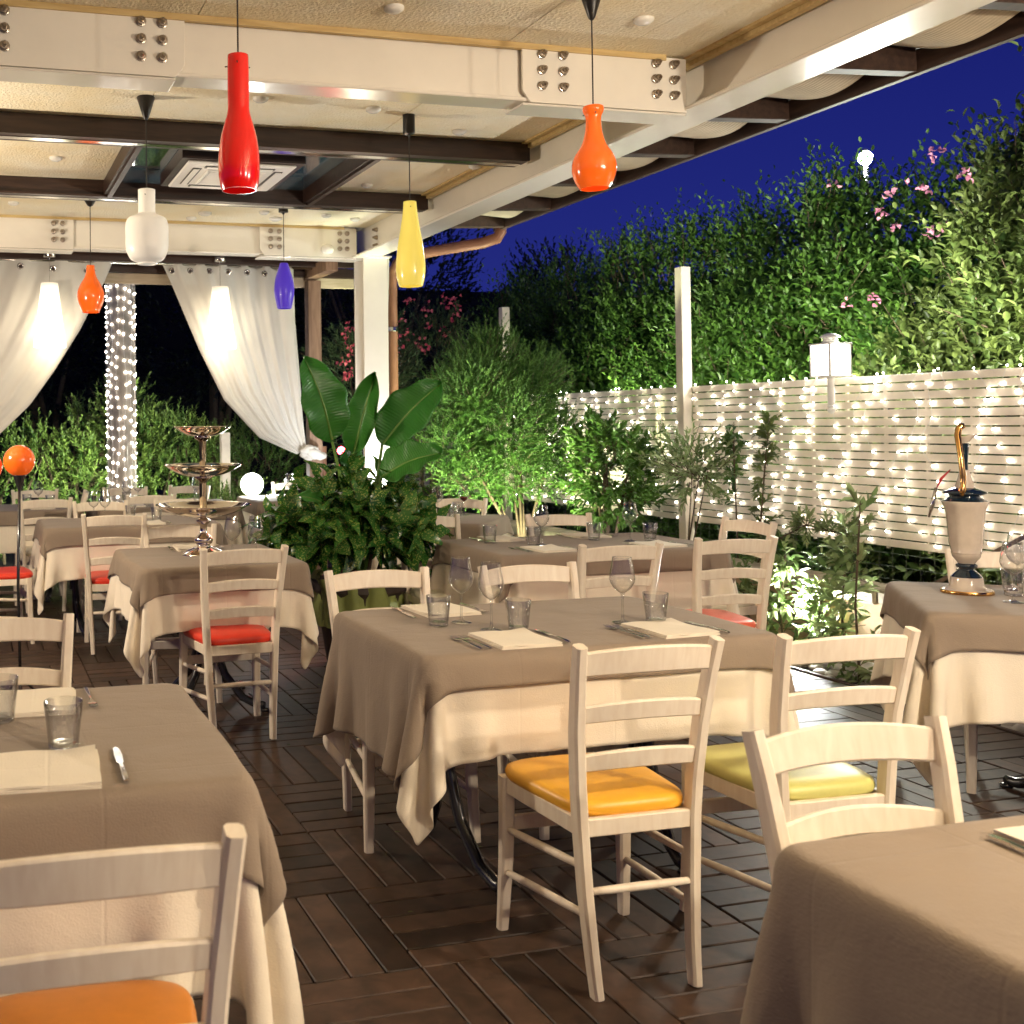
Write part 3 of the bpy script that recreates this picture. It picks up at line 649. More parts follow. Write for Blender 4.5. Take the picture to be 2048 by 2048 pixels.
def make_chair():
    t_ = thing('ladderback_chair', 'x', 'chair')
    kids = {}
    seat_bm().build('seat', SEAT['yellow'], t_, smooth=True)
    for s in (-1, 1):   # rear posts: foot, seat, raked and splayed top
        pts = [(s*.138, -.205, .0), (s*.143, -.192, .10), (s*.152, -.180, .25), (s*.160, -.175, .42), (s*.166, -.178, .52), (s*.176, -.193, .66), (s*.186, -.222, .80), (s*.192, -.243, .88)]
        ws = [(.026, .036), (.028, .038), (.030, .041), (.031, .043), (.031, .043), (.031, .041), (.030, .038), (.029, .034)]
        m_ = MB(); m_.sweep(pts, ws, up=(0, -1, 0), bev=.006); m_.build('leg', MT['chair'], t_, auto=True)
        pts = [(s*.192, .196, .0), (s*.189, .190, .08), (s*.185, .182, .20), (s*.183, .178, .34), (s*.183, .176, .435)]
        ws = [(.030, .026), (.032, .030), (.035, .034), (.037, .036), (.037, .036)]
        m_ = MB(); m_.sweep(pts, ws, up=(0, 1, 0), bev=.006); m_.build('leg', MT['chair'], t_, auto=True)
    def slat(z, hh, name='back_slat', bow=.022, arch=.010, t=.014):
        yb = np.interp(z, [.52, .66, .80, .88], [-.180, -.195, -.224, -.244]); xb = np.interp(z, [.52, .66, .80, .88], [.166, .176, .186, .192])-.010
        N = 12; P_ = []; W_ = []
        for i in range(N+1):
            f = -1+2*i/N; P_.append((f*xb, yb-bow*(1-f*f), z+arch*(1-f*f))); W_.append((t, hh*(1-.10*f*f)))
        m_ = MB(); m_.sweep(P_, W_, up=(0, -.18, 1), bev=.004); m_.build(name, MT['chair'], t_, auto=True)
    slat(.832, .068); slat(.700, .050, arch=.012); slat(.575, .050, arch=.012)
    m_ = MB()
    for s in (-1, 1): m_.bar((s*.158, -.17, .412), (s*.182, .17, .412), .02, .045, bev=.003)
    m_.bar((-.17, .182, .412), (.17, .182, .412), .02, .045, bev=.003); m_.bar((-.15, -.178, .412), (.15, -.178, .412), .02, .045, bev=.003); m_.build('seat_frame', MT['chair'], t_, auto=True)
    def st(p, q): m_ = MB(); P_ = [tuple(np.array(p)*(1-f)+np.array(q)*f) for f in (0, .2, .5, .8, 1)]; m_.tube(P_, [.0085, .0105, .0115, .0105, .0085], n=8); m_.build('stretcher', MT['chair'], t_, smooth=True)
    for s in (-1, 1): st((s*.184, .185, .285), (s*.152, -.182, .315)); st((s*.188, .188, .165), (s*.146, -.190, .195))
    st((-.150, -.186, .255), (.150, -.186, .255))
    m_ = MB(); m_.bar((-.17, .184, .30), (.17, .184, .30), .014, .042, bev=.003); m_.build('front_rail', MT['chair'], t_, auto=True)
    return t_
CH0 = make_chair(); first_chair = [True]
COLCH = {}
def chair(bx, by, ang, color, label, s=1.0):
    """bx, by: ground point below the middle of the back top; ang: direction the seat faces (degrees)"""
    a = radians(ang); fx, fy = cos(a), sin(a); loc = (bx+.243*fx, by+.243*fy, 0); rz = a-pi/2
    if first_chair[0]: o = CH0; first_chair[0] = False; o.location = loc; o.rotation_euler = (0, 0, rz); o['label'] = label; o['group'] = 'whitewashed ladderback chairs'
    else: o = dup(CH0, loc, rz, label, 'whitewashed ladderback chairs')
    for c in o.children:
        if c.name.startswith('seat') and not c.name.startswith('seat_frame') and color != 'yellow':
            if color not in COLCH:
                me = CH0_seat.copy(); me.materials[0] = SEAT[color]; COLCH[color] = me
            c.data = COLCH[color]
    return o
CH0_seat = [c for c in CH0.children if c.name.startswith('seat') and 'frame' not in c.name][0].data
K = .964
for bx, by, an, co, la in [
    (1.64, 2.37, 89, 'yellow', 'pale ladderback chair with yellow seat in the centre foreground'),
    (2.20, 2.33, 88, 'lime', 'pale ladderback chair with lime green seat, tucked at right of centre table'),
    (1.495, 3.855, -92, 'coral', 'chair on far side of centre table, back seen in front of potted plant'),
    (2.10, 3.81, -90, 'cream', 'chair on far side of centre table, directly behind two wine glasses'),
    (2.84, 4.30, 88, 'coral', 'chair at near side of second row long table, left of the pair'),
    (3.49, 4.36, 84, 'coral', 'chair with coral seat at near side of second row long table, right of the pair'),
    (4.19, 5.13, 180, 'cream', 'brightly lit chair at right end of long table, before the slat fence'),
    (1.20, 4.72, 93, 'red', 'chair with red seat in front of the silver stand table'),
    (.88, 6.78, 82, 'red', 'chair with red seat between silver stand table and the table behind it'),
    (.57, 8.46, 92, 'cream', 'chair with cream seat at near side of back left table, right of orange ball lamp'),
    (-.06, 7.42, 8, 'red', 'chair with red seat at the far left, behind black stem of orange ball lamp'),
    (1.135, 5.93, -100, 'cream', 'chair on far side of the silver stand table, partly behind the stand foot'),
    (.94, 8.03, -92, 'cream', 'chair on far side of third row table, behind two wine glasses'),
    (1.55, 8.06, -94, 'cream', 'chair on far side of third row table, right behind silver stand stem'),
    (1.42, 8.62, 90, 'cream', 'chair back between third row table and the back middle table'),
    (1.37, 9.78, -92, 'cream', 'white chair beyond back middle table in front of the light wrapped pole'),
    (1.97, 9.80, -125, 'cream', 'angled chair at far right corner of back middle table near hedge'),
    (.56, 9.72, -90, 'cream', 'white chair beyond back left table in front of hedge'),
    (.97, 9.32, 175, 'cream', 'chair seen from side between the two back tables'),
    (.155, 1.44, 88, 'orange', 'nearest chair with orange seat at bottom left corner'),
    (.09, 3.22, -91, 'cream', 'chair on far side of the near left table, cut by left edge'),
    (1.535, 1.640, -92, 'cream', 'chair facing camera at near right corner table, back in foreground'),
    (4.13, 3.56, -130, 'cream', 'chair behind the ceramic ewer on far side of right hand table'),
    (2.66, 6.02, -90, 'cream', 'chair on far side of long table, half hidden by potted plant leaves'),
    (3.43, 5.84, -97, 'cream', 'chair on far side of long table, in front of citrus shrub trunk side'),
    (3.50, 7.33, -130, 'cream', 'chair on far side of the turned small table below needle leaved bush'),
    (3.02, 9.98, -100, 'cream', 'small distant chair beyond far table beside the glowing globe lamp')]:
    chair(bx, by, an, co, la)
# ================================================================= TABLEWARE
ZT_ = .7622
def wine_glass():
    t_ = thing('wine_glass', 'x', 'wine glass')
    m_ = MB(); m_.lathe([(.0005, .0), (.033, .0), (.0345, .0012), (.033, .0028), (.012, .006), (.005, .012), (.0038, .03), (.0036, .07), (.0045, .092), (.008, .098)], n=24); m_.build('stem', MT['thin'], t_, smooth=True)
    m_ = MB(); m_.lathe([(.0015, .097), (.012, .102), (.028, .115), (.039, .134), (.0415, .146), (.040, .160), (.0345, .190), (.030, .216)], n=28); m_.build('bowl', MT['thin'], t_, smooth=True)
    m_ = MB(); m_.lathe([(.0302, .2155), (.0308, .2165), (.0302, .2175), (.0294, .2165), (.0302, .2155)], n=28); m_.build('rim', MT['thin'], t_, smooth=True)
    return t_
def tumbler():
    t_ = thing('tumbler', 'x', 'tumbler')
    m_ = MB(); m_.lathe([(.0005, .0), (.029, .0), (.031, .002), (.0315, .013), (.027, .0135), (.0005, .0125)], n=24); m_.build('base', MT['thin'], t_, smooth=True)
    m_ = MB(); m_.lathe([(.0315, .012), (.041, .098), (.0405, .099), (.0395, .098), (.0298, .013)], n=28); m_.build('wall', MT['thin'], t_, smooth=True)
    return t_
WG = wine_glass(); TU = tumbler(); used = {}
def put(proto, x, y, label, group, z=ZT_, rz=None, s=1.0):
    rz = random.uniform(0, 6) if rz is None else rz
    if not used.get(proto.name): used[proto.name] = 1; o = proto; o.location = (x, y, z); o.rotation_euler = (0, 0, rz); o['label'] = label; o['group'] = group
    else: o = dup(proto, (x, y, z), rz, label, group)
    if s != 1: o.scale = (s, s, s)
    return o
m_ = MB()
def nap_bm(w_=.20, h_=.23, seed=0):
    r = np.random.default_rng(seed); m_ = MB(); N = 10
    for L, (z, sc) in enumerate(((.0015, 1.0), (.0055, .985), (.0095, .97))):
        vs = []; ph = r.random(3)*6
        for i in range(N+1):
            for j in range(N+1):
                u, v = i/N-.5, j/N-.5; zz = z+.0012*sin(u*9+ph[0])*sin(v*7+ph[1])+(.004*max(0, (u+v-.75))*4 if L == 2 else 0)
                vs.append((u*w_*sc+.002*sin(v*5+ph[2]), v*h_*sc, zz))
        top = [(i*(N+1)+j, (i+1)*(N+1)+j, (i+1)*(N+1)+j+1, i*(N+1)+j+1) for i in range(N) for j in range(N)]
        n = len(vs); bot = [(x, y, zz-.0038) for x, y, zz in vs]; vs2 = vs+bot
        fs = top+[tuple(n+k for k in f[::-1]) for f in top]
        ring = [i*(N+1) for i in range(N+1)]+[N*(N+1)+j for j in range(1, N+1)]+[i*(N+1)+N for i in range(N-1, -1, -1)]+[j for j in range(N-1, 0, -1)]
        for k in range(len(ring)): a, b_ = ring[k], ring[(k+1) % len(ring)]; fs.append((b_, a, a+n, b_+n))
        m_.add(vs2, fs)
    return m_
NAP = nap_bm().build('napkin', MT['napkin'], smooth=False, auto=True); tag(NAP, 'x', 'napkin')
def knife_bm():
    m_ = MB(); P_ = [(0, -.105, .004), (0, -.08, .005), (0, -.03, .005), (0, 0, .0045), (0, .01, .004), (0, .06, .004), (0, .10, .0035), (0, .113, .003)]
    W = [(.009, .005), (.0115, .006), (.0095, .005), (.007, .004), (.015, .0022), (.017, .0016), (.014, .0014), (.004, .001)]
    m_.sweep(P_, W, bev=.0012); return m_
def fork_bm():
    m_ = MB(); P_ = [(0, -.10, .004), (0, -.07, .0045), (0, -.02, .005), (0, .03, .006), (0, .045, .004), (0, .062, .0035)]
    W = [(.011, .0035), (.010, .004), (.006, .004), (.006, .004), (.018, .0022), (.022, .0018)]
    m_.sweep(P_, W, bev=.001)
    for k in range(4): x = -.0085+k*.00567; m_.sweep([(x, .060, .0035), (x, .085, .005), (x, .102, .008)], [(.0034, .0016), (.003, .0015), (.0015, .001)], bev=.0004)
    return m_
KN = knife_bm().build('knife', MT['cut'], auto=True); tag(KN, 'x', 'knife'); FO = fork_bm().build('fork', MT['cut'], auto=True); tag(FO, 'x', 'fork')
def setting(key, lx, ly, ang, where, fork=1, knife=True, wine=True, tumb=True, nap=True, d=(0, 0), wpos=(-.02, .175), tpos=(.075, .145)):
    """one place, in the table's own frame; ang 0 = the diner sits at -y"""
    tx, ty, rz = TAB[key]; A = radians(ang); ca, sa = cos(A), sin(A); cr, sr = cos(rz), sin(rz)
    def W(u, v):
        x = lx+u*ca-v*sa; y = ly+u*sa+v*ca; return tx+x*cr-y*sr, ty+x*sr+y*cr
    j = lambda s=.008: random.uniform(-s, s)
    R = rz+A
    if nap: x, y = W(j(), j()); put(NAP, x, y, 'folded cream napkin '+where, 'folded napkins', ZT_, R+j(.08))
    for k in range(fork): x, y = W(-.135-.032*k+j(.004), j(.01)); put(FO, x, y, ('fork ' if k == 0 else 'outer fork ')+where, 'forks', ZT_+.001, R+j(.06))
    if knife: x, y = W(.135+j(.004), j()); put(KN, x, y, 'knife '+where, 'knives', ZT_+.001, R+j(.06))
    if wine: x, y = W(*wpos); put(WG, x, y, 'stemmed wine glass '+where, 'wine glasses', ZT_)
    if tumb: x, y = W(*tpos); put(TU, x, y, 'clear water tumbler '+where, 'tumblers', ZT_)
setting('T1', -.247, -.265, 0, 'at near left place of large centre table', fork=2, wpos=(.007, .168), tpos=(.089, .142))
setting('T1', .298, -.265, 0, 'at near right place of large centre table', fork=2, wpos=(-.065, .160), tpos=(.039, .130))
setting('T1', -.252, .280, 180, 'at far left place of large centre table', fork=1, wpos=(.02, .225), tpos=(.116, .255))
setting('T2', .0, .30, 180, 'at far side of silver stand table', wine=False, tumb=False)
put(WG, 1.259, 5.20, 'left wine glass of the pair behind red seated chair, right of silver stand', 'wine glasses'); put(WG, 1.379, 5.20, 'right wine glass of the pair behind red seated chair, right of silver stand', 'wine glasses')
setting('T6', -.33, -.26, 0, 'at near left place of second row long table', fork=2, wpos=(.08, .206), tpos=(.04, .22))
setting('T6', .33, -.26, 0, 'at near right place of second row long table', wpos=(-.02, .225), tpos=(.095, .21))
setting('T6', -.33, .27, 180, 'at far left place of second row long table', wine=False, tpos=(.137, .144))
setting('T6', .22, .27, 180, 'at far right place of second row long table', wine=False, tpos=(.07, .196))
setting('T8', .16, -.24, 0, 'at near side of right hand table by ewer', wine=False, tumb=False)
setting('T8', -.05, .26, 180, 'at far side of right hand table by ewer', wine=False, tumb=False)
put(WG, 3.66, 3.12, 'wine glass at right edge beside ceramic ewer', 'wine glasses'); put(TU, 3.80, 3.24, 'water tumbler beside ceramic ewer', 'tumblers'); put(WG, 3.93, 3.33, 'second wine glass at right edge behind tumbler by ewer', 'wine glasses')
setting('T9', .225, -.265, 0, 'at near side of near left table', fork=0, wine=False, tumb=False)
setting('T9', .225, .27, 180, 'at far side of near left table', fork=1, wine=False, tumb=False)
put(TU, .187, 2.278, 'tumbler on near left table, nearer the napkin', 'tumblers'); put(TU, .066, 2.53, 'tumbler cut by left frame edge on near left table', 'tumblers')
setting('T10', -.14, .22, 180, 'on near right corner table', fork=1, wine=False, tumb=False)
setting('T3', .12, -.25, 0, 'at near side of table behind silver stand', wine=False); setting('T3', .12, .27, 180, 'at far side of table behind silver stand', wine=False)
put(WG, .85, 7.66, 'left wine glass of close pair on third row table', 'wine glasses'); put(WG, .925, 7.62, 'right wine glass of close pair on third row table', 'wine glasses')
put(WG, 1.62, 7.72, 'wine glass right of the silver stand stem on third row table', 'wine glasses')
setting('T4', .28, -.24, 0, 'at near side of back left table'); setting('T4', .25, .26, 180, 'at far side of back left table', wine=False)
setting('T4b', -.3, -.24, 0, 'at near left place of back middle table', tumb=False); setting('T4b', -.22, .26, 180, 'at far left place of back middle table'); setting('T4b', .3, .26, 180, 'at far right place of back middle table', tumb=False)
setting('T5', .0, -.22, 0, 'at near side of far small table', tumb=False); setting('T5', .0, .22, 180, 'at far side of far small table', tumb=False)
setting('T7', .05, -.22, 0, 'at near side of turned small table', wine=False)
put(WG, 3.26, 7.19, 'left wine glass on turned small table', 'wine glasses'); put(TU, 3.42, 7.20, 'tumbler between wine glasses on turned small table', 'tumblers')
wg = put(WG, 3.49, 7.24, 'wine glass with a little red wine on turned small table', 'wine glasses')
RW = mat('red_wine', (.10, .004, .008), rough=.05, namt=0)
m_ = MB(); m_.lathe([(.0005, .0985), (.011, .103), (.027, .116), (.0375, .133), (.0005, .1335)], n=24); m_.build('wine', RW, wg, smooth=True)

# three tier stand
st3 = thing('tiered_stand', 'tall polished silver three tier serving stand on table at left', 'serving stand', (1.182, 5.52, .757))
def dish(z, R, dp, name='dish'):
    m_ = MB(); pr = []
    for i in range(13): f = i/12; pr.append((.012+(R-.012)*f, z-dp+dp*f**2.4))
    pr += [(R+.004, z+.002), (R+.003, z-.003)]
    for i in range(12, -1, -1): f = i/12; pr.append((.014+(R-.016)*f, z-dp-.004+dp*f**2.4))
    m_.lathe(pr, n=48); m_.build(name, MT['silver'], st3, smooth=True)
dish(.262, .245, .062); dish(.470, .200, .060); dish(.668, .147, .048)
m_ = MB(); m_.lathe([(.001, .0), (.115, .0), (.118, .004), (.105, .014), (.075, .030), (.045, .042), (.030, .050), (.045, .062), (.050, .078), (.043, .092), (.024, .108), (.018, .13), (.020, .155), (.036, .172), (.040, .18), (.020, .19), (.016, .202), (.001, .203)], n=36); m_.build('foot', MT['silver'], st3, smooth=True)
m_ = MB(); m_.lathe([(.016, .20), (.020, .24), (.020, .37), (.022, .385), (.044, .398), (.046, .41), (.02, .42), (.018, .44), (.020, .59), (.022, .595), (.042, .606), (.046, .62), (.018, .632), (.001, .64)], n=24); m_.build('stem', MT['silver'], st3, smooth=True)

# ceramic ewer
CER = mat('cream_lustre_ceramic', (.55, .47, .38), rough=.14, nscale=12, namt=.12, coat=.6); NAVY = mat('navy_glaze', (.010, .022, .035), rough=.08, namt=.1, coat=.8); GOLD = mat('gold_trim', (.62, .35, .12), rough=.2, metal=1, namt=.15, nscale=30)
RED = mat('red_paint', (.35, .01, .015), rough=.3, namt=.05)
S = 1/2350.0*1.0
ew = thing('ewer', 'tall cream and navy ceramic ewer with gold handle on right hand table', 'ewer', (3.70, 3.345, .757), -.836)
def L(lst): return [(hw*S, (1755-y)*S) for y, hw in lst]
for nm, mm, pr in (('base', GOLD, [(1755, 2), (1755, 205), (1725, 208), (1712, 200)]), ('foot', CER, [(1712, 200), (1695, 150), (1670, 132), (1600, 124)]), ('lower_stem', NAVY, [(1600, 122), (1575, 105), (1540, 65), (1525, 58), (1510, 82), (1490, 84), (1478, 66)]),
                   ('collar', CER, [(1478, 66), (1455, 80), (1420, 108), (1400, 112), (1390, 112)]), ('body', CER, [(1390, 112), (1386, 118), (1378, 112), (1300, 132), (1150, 140), (1040, 148), (970, 164), (925, 185), (918, 182)]),
                   ('shoulder', NAVY, [(918, 182), (905, 150), (880, 118), (865, 125), (850, 172), (838, 170), (815, 120), (800, 78)]), ('neck', CER, [(800, 78), (760, 66), (700, 50), (640, 38)]), ('upper_neck', NAVY, [(640, 30), (600, 28), (480, 36), (400, 42)]), ('lip', CER, [(400, 42), (385, 46), (350, 52), (335, 60), (340, 52), (380, 30)])):
    m_ = MB(); n = 32; m_.lathe(L(pr), n=n)
    if nm in ('body', 'neck'):
        m_.v = [(x*(1+.03*sin(9*atan2(y, x))), y*(1+.03*sin(9*atan2(y, x))), z) for x, y, z in m_.v]
    if nm == 'lip': m_.v = [(x+max(0, x)*.8*max(0, (z-(1755-400)*S)/(65*S)), y, z+max(0, x)*.35) for x, y, z in m_.v]
    m_.build(nm, mm, ew, smooth=True)
m_ = MB(); pts = [(-15, 870, .9), (-20, 810, 1.3), (-12, 780, .8), (-10, 700, .9), (-22, 560, .9), (-35, 420, .95), (-45, 330, 1.05), (-38, 270, 1.1), (-14, 244, 1.15), (8, 240, .9)]
m_.tube([((x)*S, -.062+.0*y, (1755-y)*S) if y > 500 else (x*S, -.062+.05*(500-y)/250, (1755-y)*S) for x, y, r in pts], [r*26*S for _, _, r in pts], n=10); m_.build('handle', GOLD, ew, smooth=True)
m_ = MB(); m_.sweep([(-.045, -.01, .475), (-.075, -.015, .44), (-.092, -.015, .40)], [(.004, .010), (.010, .022), (.003, .006)], up=(0, 1, 0), bev=.001); m_.build('spoon_tip', RED, ew)
m_ = MB(); m_.tube([(-.092, -.015, .405), (-.105, -.015, .34), (-.118, -.015, .29)], [.005, .008, .003], n=8); m_.build('tassel', MT['chrome'], ew, smooth=True)
# ================================================================= LAMPS
def gloss(n, c, coat=.6, rough=.18, em=0.0): return mat(n, c, rough=rough, namt=.04, nscale=5, coat=coat, emis=c if em else None, estr=em, subs=.0)  # em: faint glow painted into the glass of lamps left unlit
LR = gloss('red_glass_shade', (.72, .008, .006), em=.06); LO = gloss('orange_glass_shade', (.90, .135, .012), em=.10); LW = gloss('white_glass_shade', (.82, .80, .74), coat=.1, rough=.4, em=.05)
LY = gloss('yellow_glass_shade', (.80, .66, .13), coat=.3, rough=.25, em=.12); LB = gloss('blue_glass_shade', (.075, .035, .55), coat=.2, rough=.35, em=.10)
INN = mat('shade_inside', (.75, .6, .45), rough=.5, namt=0)
def pendant(label, x, y, ztop, prof, m, canopy='cone', zc=ZC, inner=None, pins=True, grp='coloured glass pendant lamps'):
    """prof: (radius, drop below shade top)"""
    t_ = thing('pendant_lamp', label, 'pendant lamp', (x, y, zc), 0, grp); h = zc-ztop
    m_ = MB()
    if canopy == 'cone': m_.lathe([(.0005, 0), (.042, 0), (.043, -.004), (.012, -.10), (.006, -.108)], n=24)
    elif canopy == 'drum': m_.lathe([(.0005, 0), (.030, 0), (.030, -.09), (.027, -.096), (.008, -.10), (.004, -.112)], n=24)
    elif canopy == 'cup': m_.lathe([(.0005, 0), (.042, 0), (.040, -.02), (.018, -.055), (.004, -.062)], n=24)
    elif canopy == 'small': m_.lathe([(.0005, 0), (.034, 0), (.034, -.045), (.012, -.05), (.004, -.062)], n=24)
    elif canopy == 'disc': m_.lathe([(.0005, 0), (.050, 0), (.050, -.028), (.046, -.036), (.008, -.038), (.006, -.055)], n=24)
    m_.build('canopy', MT['chrome'] if canopy == 'disc' else MT['black'], t_, auto=True)
    m_ = MB(); m_.tube([(0, 0, -.04), (0, 0, -h/2), (0, 0, -h+.0)], .0028 if canopy != 'disc' else .0016, n=6); m_.build('cord', MT['cord'] if canopy != 'disc' else MT['chrome'], t_)
    # smooth the profile
    pr = []; P_ = prof
    for i in range(len(P_)-1):
        for f in (0, .25, .5, .75):
            p0 = P_[max(i-1, 0)]; p1 = P_[i]; p2 = P_[i+1]; p3 = P_[min(i+2, len(P_)-1)]
            cr_ = lambda k: .5*((2*p1[k])+(-p0[k]+p2[k])*f+(2*p0[k]-5*p1[k]+4*p2[k]-p3[k])*f*f+(-p0[k]+3*p1[k]-3*p2[k]+p3[k])*f**3)
            pr.append((max(.001, cr_(0)), cr_(1)))
    pr.append(P_[-1]); th = .004
    full = [(.004, -h-P_[0][1]+.0)]+[(r, -h-d) for r, d in pr]
    m_ = MB(); m_.lathe(full, n=40); m_.build('shade', m, t_, smooth=True)
    m_ = MB(); m_.lathe([(r-th, -h-d) for r, d in pr[::-1]]+[(.004, -h-P_[0][1]-.006)], n=40); m_.lathe([(pr[-1][0], -h-pr[-1][1]), (pr[-1][0]-th, -h-pr[-1][1])], n=40)
    m_.build('shade_inside', inner or m, t_, smooth=True)
    if pins:
        m_ = MB(); d = prof[0][1]+.03; r = prof[0][0]
        for a in (0.3, 2.6, 4.4): m_.tube([(cos(a)*r*.8, sin(a)*r*.8, -h-d), (cos(a)*(r+.010), sin(a)*(r+.010), -h-d)], .0022, n=6)
        m_.build('pin', MT['black'], t_)
    return t_
pendant('red bottle shaped glass pendant lamp', .80, 3.17, 2.556, [(.032, 0), (.033, .05), (.0335, .13), (.034, .17), (.043, .205), (.055, .25), (.062, .30), (.0635, .345), (.0605, .385), (.053, .413)], LR, 'small')
pendant('orange onion shaped glass pendant lamp, near the right corner', 2.16, 3.40, 2.553, [(.026, 0), (.035, .003), (.036, .018), (.028, .036), (.0265, .06), (.031, .10), (.044, .14), (.066, .175), (.0755, .205), (.076, .235), (.066, .268), (.055, .288), (.050, .295)], LO, 'cone', pins=True)
pendant('white frosted glass pendant lamp with rounded body', .81, 4.98, 2.535, [(.040, 0), (.040, .05), (.040, .10), (.046, .115), (.088, .135), (.1, .17), (.1, .22), (.098, .28), (.078, .325), (.046, .342), (.044, .350)], LW, 'cone')
pendant('pale yellow tapering glass pendant lamp', 2.135, 4.99, 2.535, [(.032, 0), (.036, .05), (.048, .13), (.062, .21), (.070, .28), (.073, .33), (.069, .38), (.058, .422)], LY, 'drum')
pendant('small orange bulb shaped glass pendant lamp before left curtain', .795, 7.25, 2.512, [(.028, 0), (.030, .04), (.042, .08), (.068, .125), (.088, .175), (.090, .215), (.082, .255), (.062, .300), (.058, .315)], LO, 'cup')
pendant('violet blue barrel shaped glass pendant lamp', 2.15, 7.26, 2.565, [(.028, 0), (.040, .04), (.060, .10), (.070, .17), (.069, .22), (.058, .28), (.050, .318)], LB, 'small', pins=False)
# lit white lamps by the curtains
GL = bpy.data.materials.new('lit_white_shade'); GL.use_nodes = True; t = GL.node_tree; b_ = t.nodes['Principled BSDF']; b_.inputs['Base Color'].default_value = (.8, .75, .62, 1); b_.inputs['Roughness'].default_value = .3
tc = t.nodes.new('ShaderNodeTexCoord'); sp = t.nodes.new('ShaderNodeSeparateXYZ'); mr = t.nodes.new('ShaderNodeMapRange'); t.links.new(tc.outputs['Object'], sp.inputs[0]); t.links.new(sp.outputs[2], mr.inputs[0])
mr.inputs[1].default_value = -.22; mr.inputs[2].default_value = -.50; mr.inputs[3].default_value = .10; mr.inputs[4].default_value = 1.5
t.links.new(mr.outputs[0], b_.inputs['Emission Strength']); b_.inputs['Emission Color'].default_value = (1, .86, .64, 1)
for x, la in ((.60, 'lit white tapered glass pendant lamp in front of left curtain'), (1.938, 'lit white tapered glass pendant lamp in front of right curtain')):
    pendant(la, x, 8.33, 2.53, [(.065, 0), (.072, .08), (.088, .22), (.105, .36), (.118, .44), (.121, .49)], GL, 'disc', zc=2.765, pins=False, grp='lit white pendant lamps')
    lamp('pendant_light', 'POINT', (x, 7.9, 1.95), .8, (1, .88, .72), .06)
# orange balls on black stems
for x, y, z, la in ((.255, 5.80, 1.255, 'orange glass ball lamp on tall thin black stem'), (.088, 5.86, 1.225, 'second orange ball lamp, cut by the left frame edge')):
    t_ = thing('ball_floor_lamp', la, 'floor lamp', (x, y, 0), 0, 'orange ball floor lamps')
    m_ = MB(); m_.sphere((0, 0, z), .083, 28, 18); m_.build('globe', LO, t_, smooth=True)
    m_ = MB(); m_.tube([(0, 0, .03), (-.01, 0, .6), (0, 0, z-.13)], .008, n=8); m_.lathe([(.008, z-.16), (.016, z-.13), (.033, z-.082), (.036, z-.075), (.030, z-.070)], n=20); m_.build('stem', MT['iron'], t_, smooth=True)
    m_ = MB()
    for k in range(3): a = 2.1*k+.4; m_.tube([(0, 0, .12), (.07*cos(a), .07*sin(a), .05), (.15*cos(a), .15*sin(a), .008)], .007, n=6)
    m_.build('foot', MT['iron'], t_, smooth=True)

# ---------------------------------------------------------------- curtains
def curtain(label, L, R, folds, seed, side, slack=.03):
    """L, R: polylines (x, z) of the two edges, from the top down; cloth is spread between them with folds that gather to the tie"""
    r = np.random.default_rng(seed); NU, NV = 110, 70
    def pl(P_, f):
        P_ = np.array(P_); d = np.r_[0, np.cumsum(np.hypot(*np.diff(P_, axis=0).T))]; d /= d[-1]
        return np.array([np.interp(f, d, P_[:, 0]), np.interp(f, d, P_[:, 1])])
    ph = r.random(6)*6; vs = []
    for j in range(NV+1):
        f = j/NV; a = pl(L, f); b_ = pl(R, f)
        wid = hypot(*(b_-a))
        for i in range(NU+1):
            u = i/NU; p = a*(1-u)+b_*u
            g_ = min(1, f*1.3)
            amp = (.004+.012*g_*(1-.3*f))*min(1.0, wid*1.6+.25)
            yy = amp*sin(2*pi*folds*u+ph[0]+.8*sin(3*u+2*f))+.35*amp*sin(2*pi*folds*2.3*u+ph[1]+f*2)
            top = .012*sin(2*pi*6.5*u+.6)*(1-f)**6
            if f < .02: yy *= .6
            vs.append((p[0], 8.47+yy+.02*sin(2*pi*u*6)*(1-f)**4, p[1]+top))
    fs = [(j*(NU+1)+i, j*(NU+1)+i+1, (j+1)*(NU+1)+i+1, (j+1)*(NU+1)+i) for j in range(NV) for i in range(NU)]
    t_ = thing('curtain', label, 'curtain', (L[0][0], 8.47, 2.75), 0, 'linen curtains'); off = Vector((L[0][0], 8.47, 2.75))
    m_ = MB(); m_.add([tuple(Vector(v)-off) for v in vs], fs); o = m_.build('drape', MT['curt'], t_, smooth=True)
    so = o.modifiers.new('t', 'SOLIDIFY'); so.thickness = .002
    n = 7
    for k in range(n):
        u = (k+.4)/n; i = int(u*NU); v = Vector(vs[3*(NU+1)+i])-off
        m_ = MB(); prf = [(.013, -.006), (.024, -.006), (.026, 0), (.024, .006), (.013, .006), (.012, 0), (.013, -.006)]; m_.lathe(prf, n=18)
        o = m_.build('ring', MT['chrome'], t_, smooth=True); o.location = v+Vector((0, -.006, 0)); o.rotation_euler = (radians(90), 0, 0)
        m_ = MB(); m_.lathe([(.0005, 0), (.0135, 0)], n=14); o = m_.build('ring_hole', MT['dark'], t_); o.location = v+Vector((0, -.010, 0)); o.rotation_euler = (radians(90), 0, 0)
    return t_
cr = curtain('cream linen curtain gathered and knotted at brown post, right of pair', [(1.485, 2.745), (1.576, 2.553), (1.795, 2.037), (1.997, 1.635), (2.285, 1.33), (2.60, 1.19)], [(2.588, 2.72), (2.60, 2.3), (2.64, 1.8), (2.66, 1.45), (2.68, 1.27), (2.69, 1.225)], 6, 2, 1)
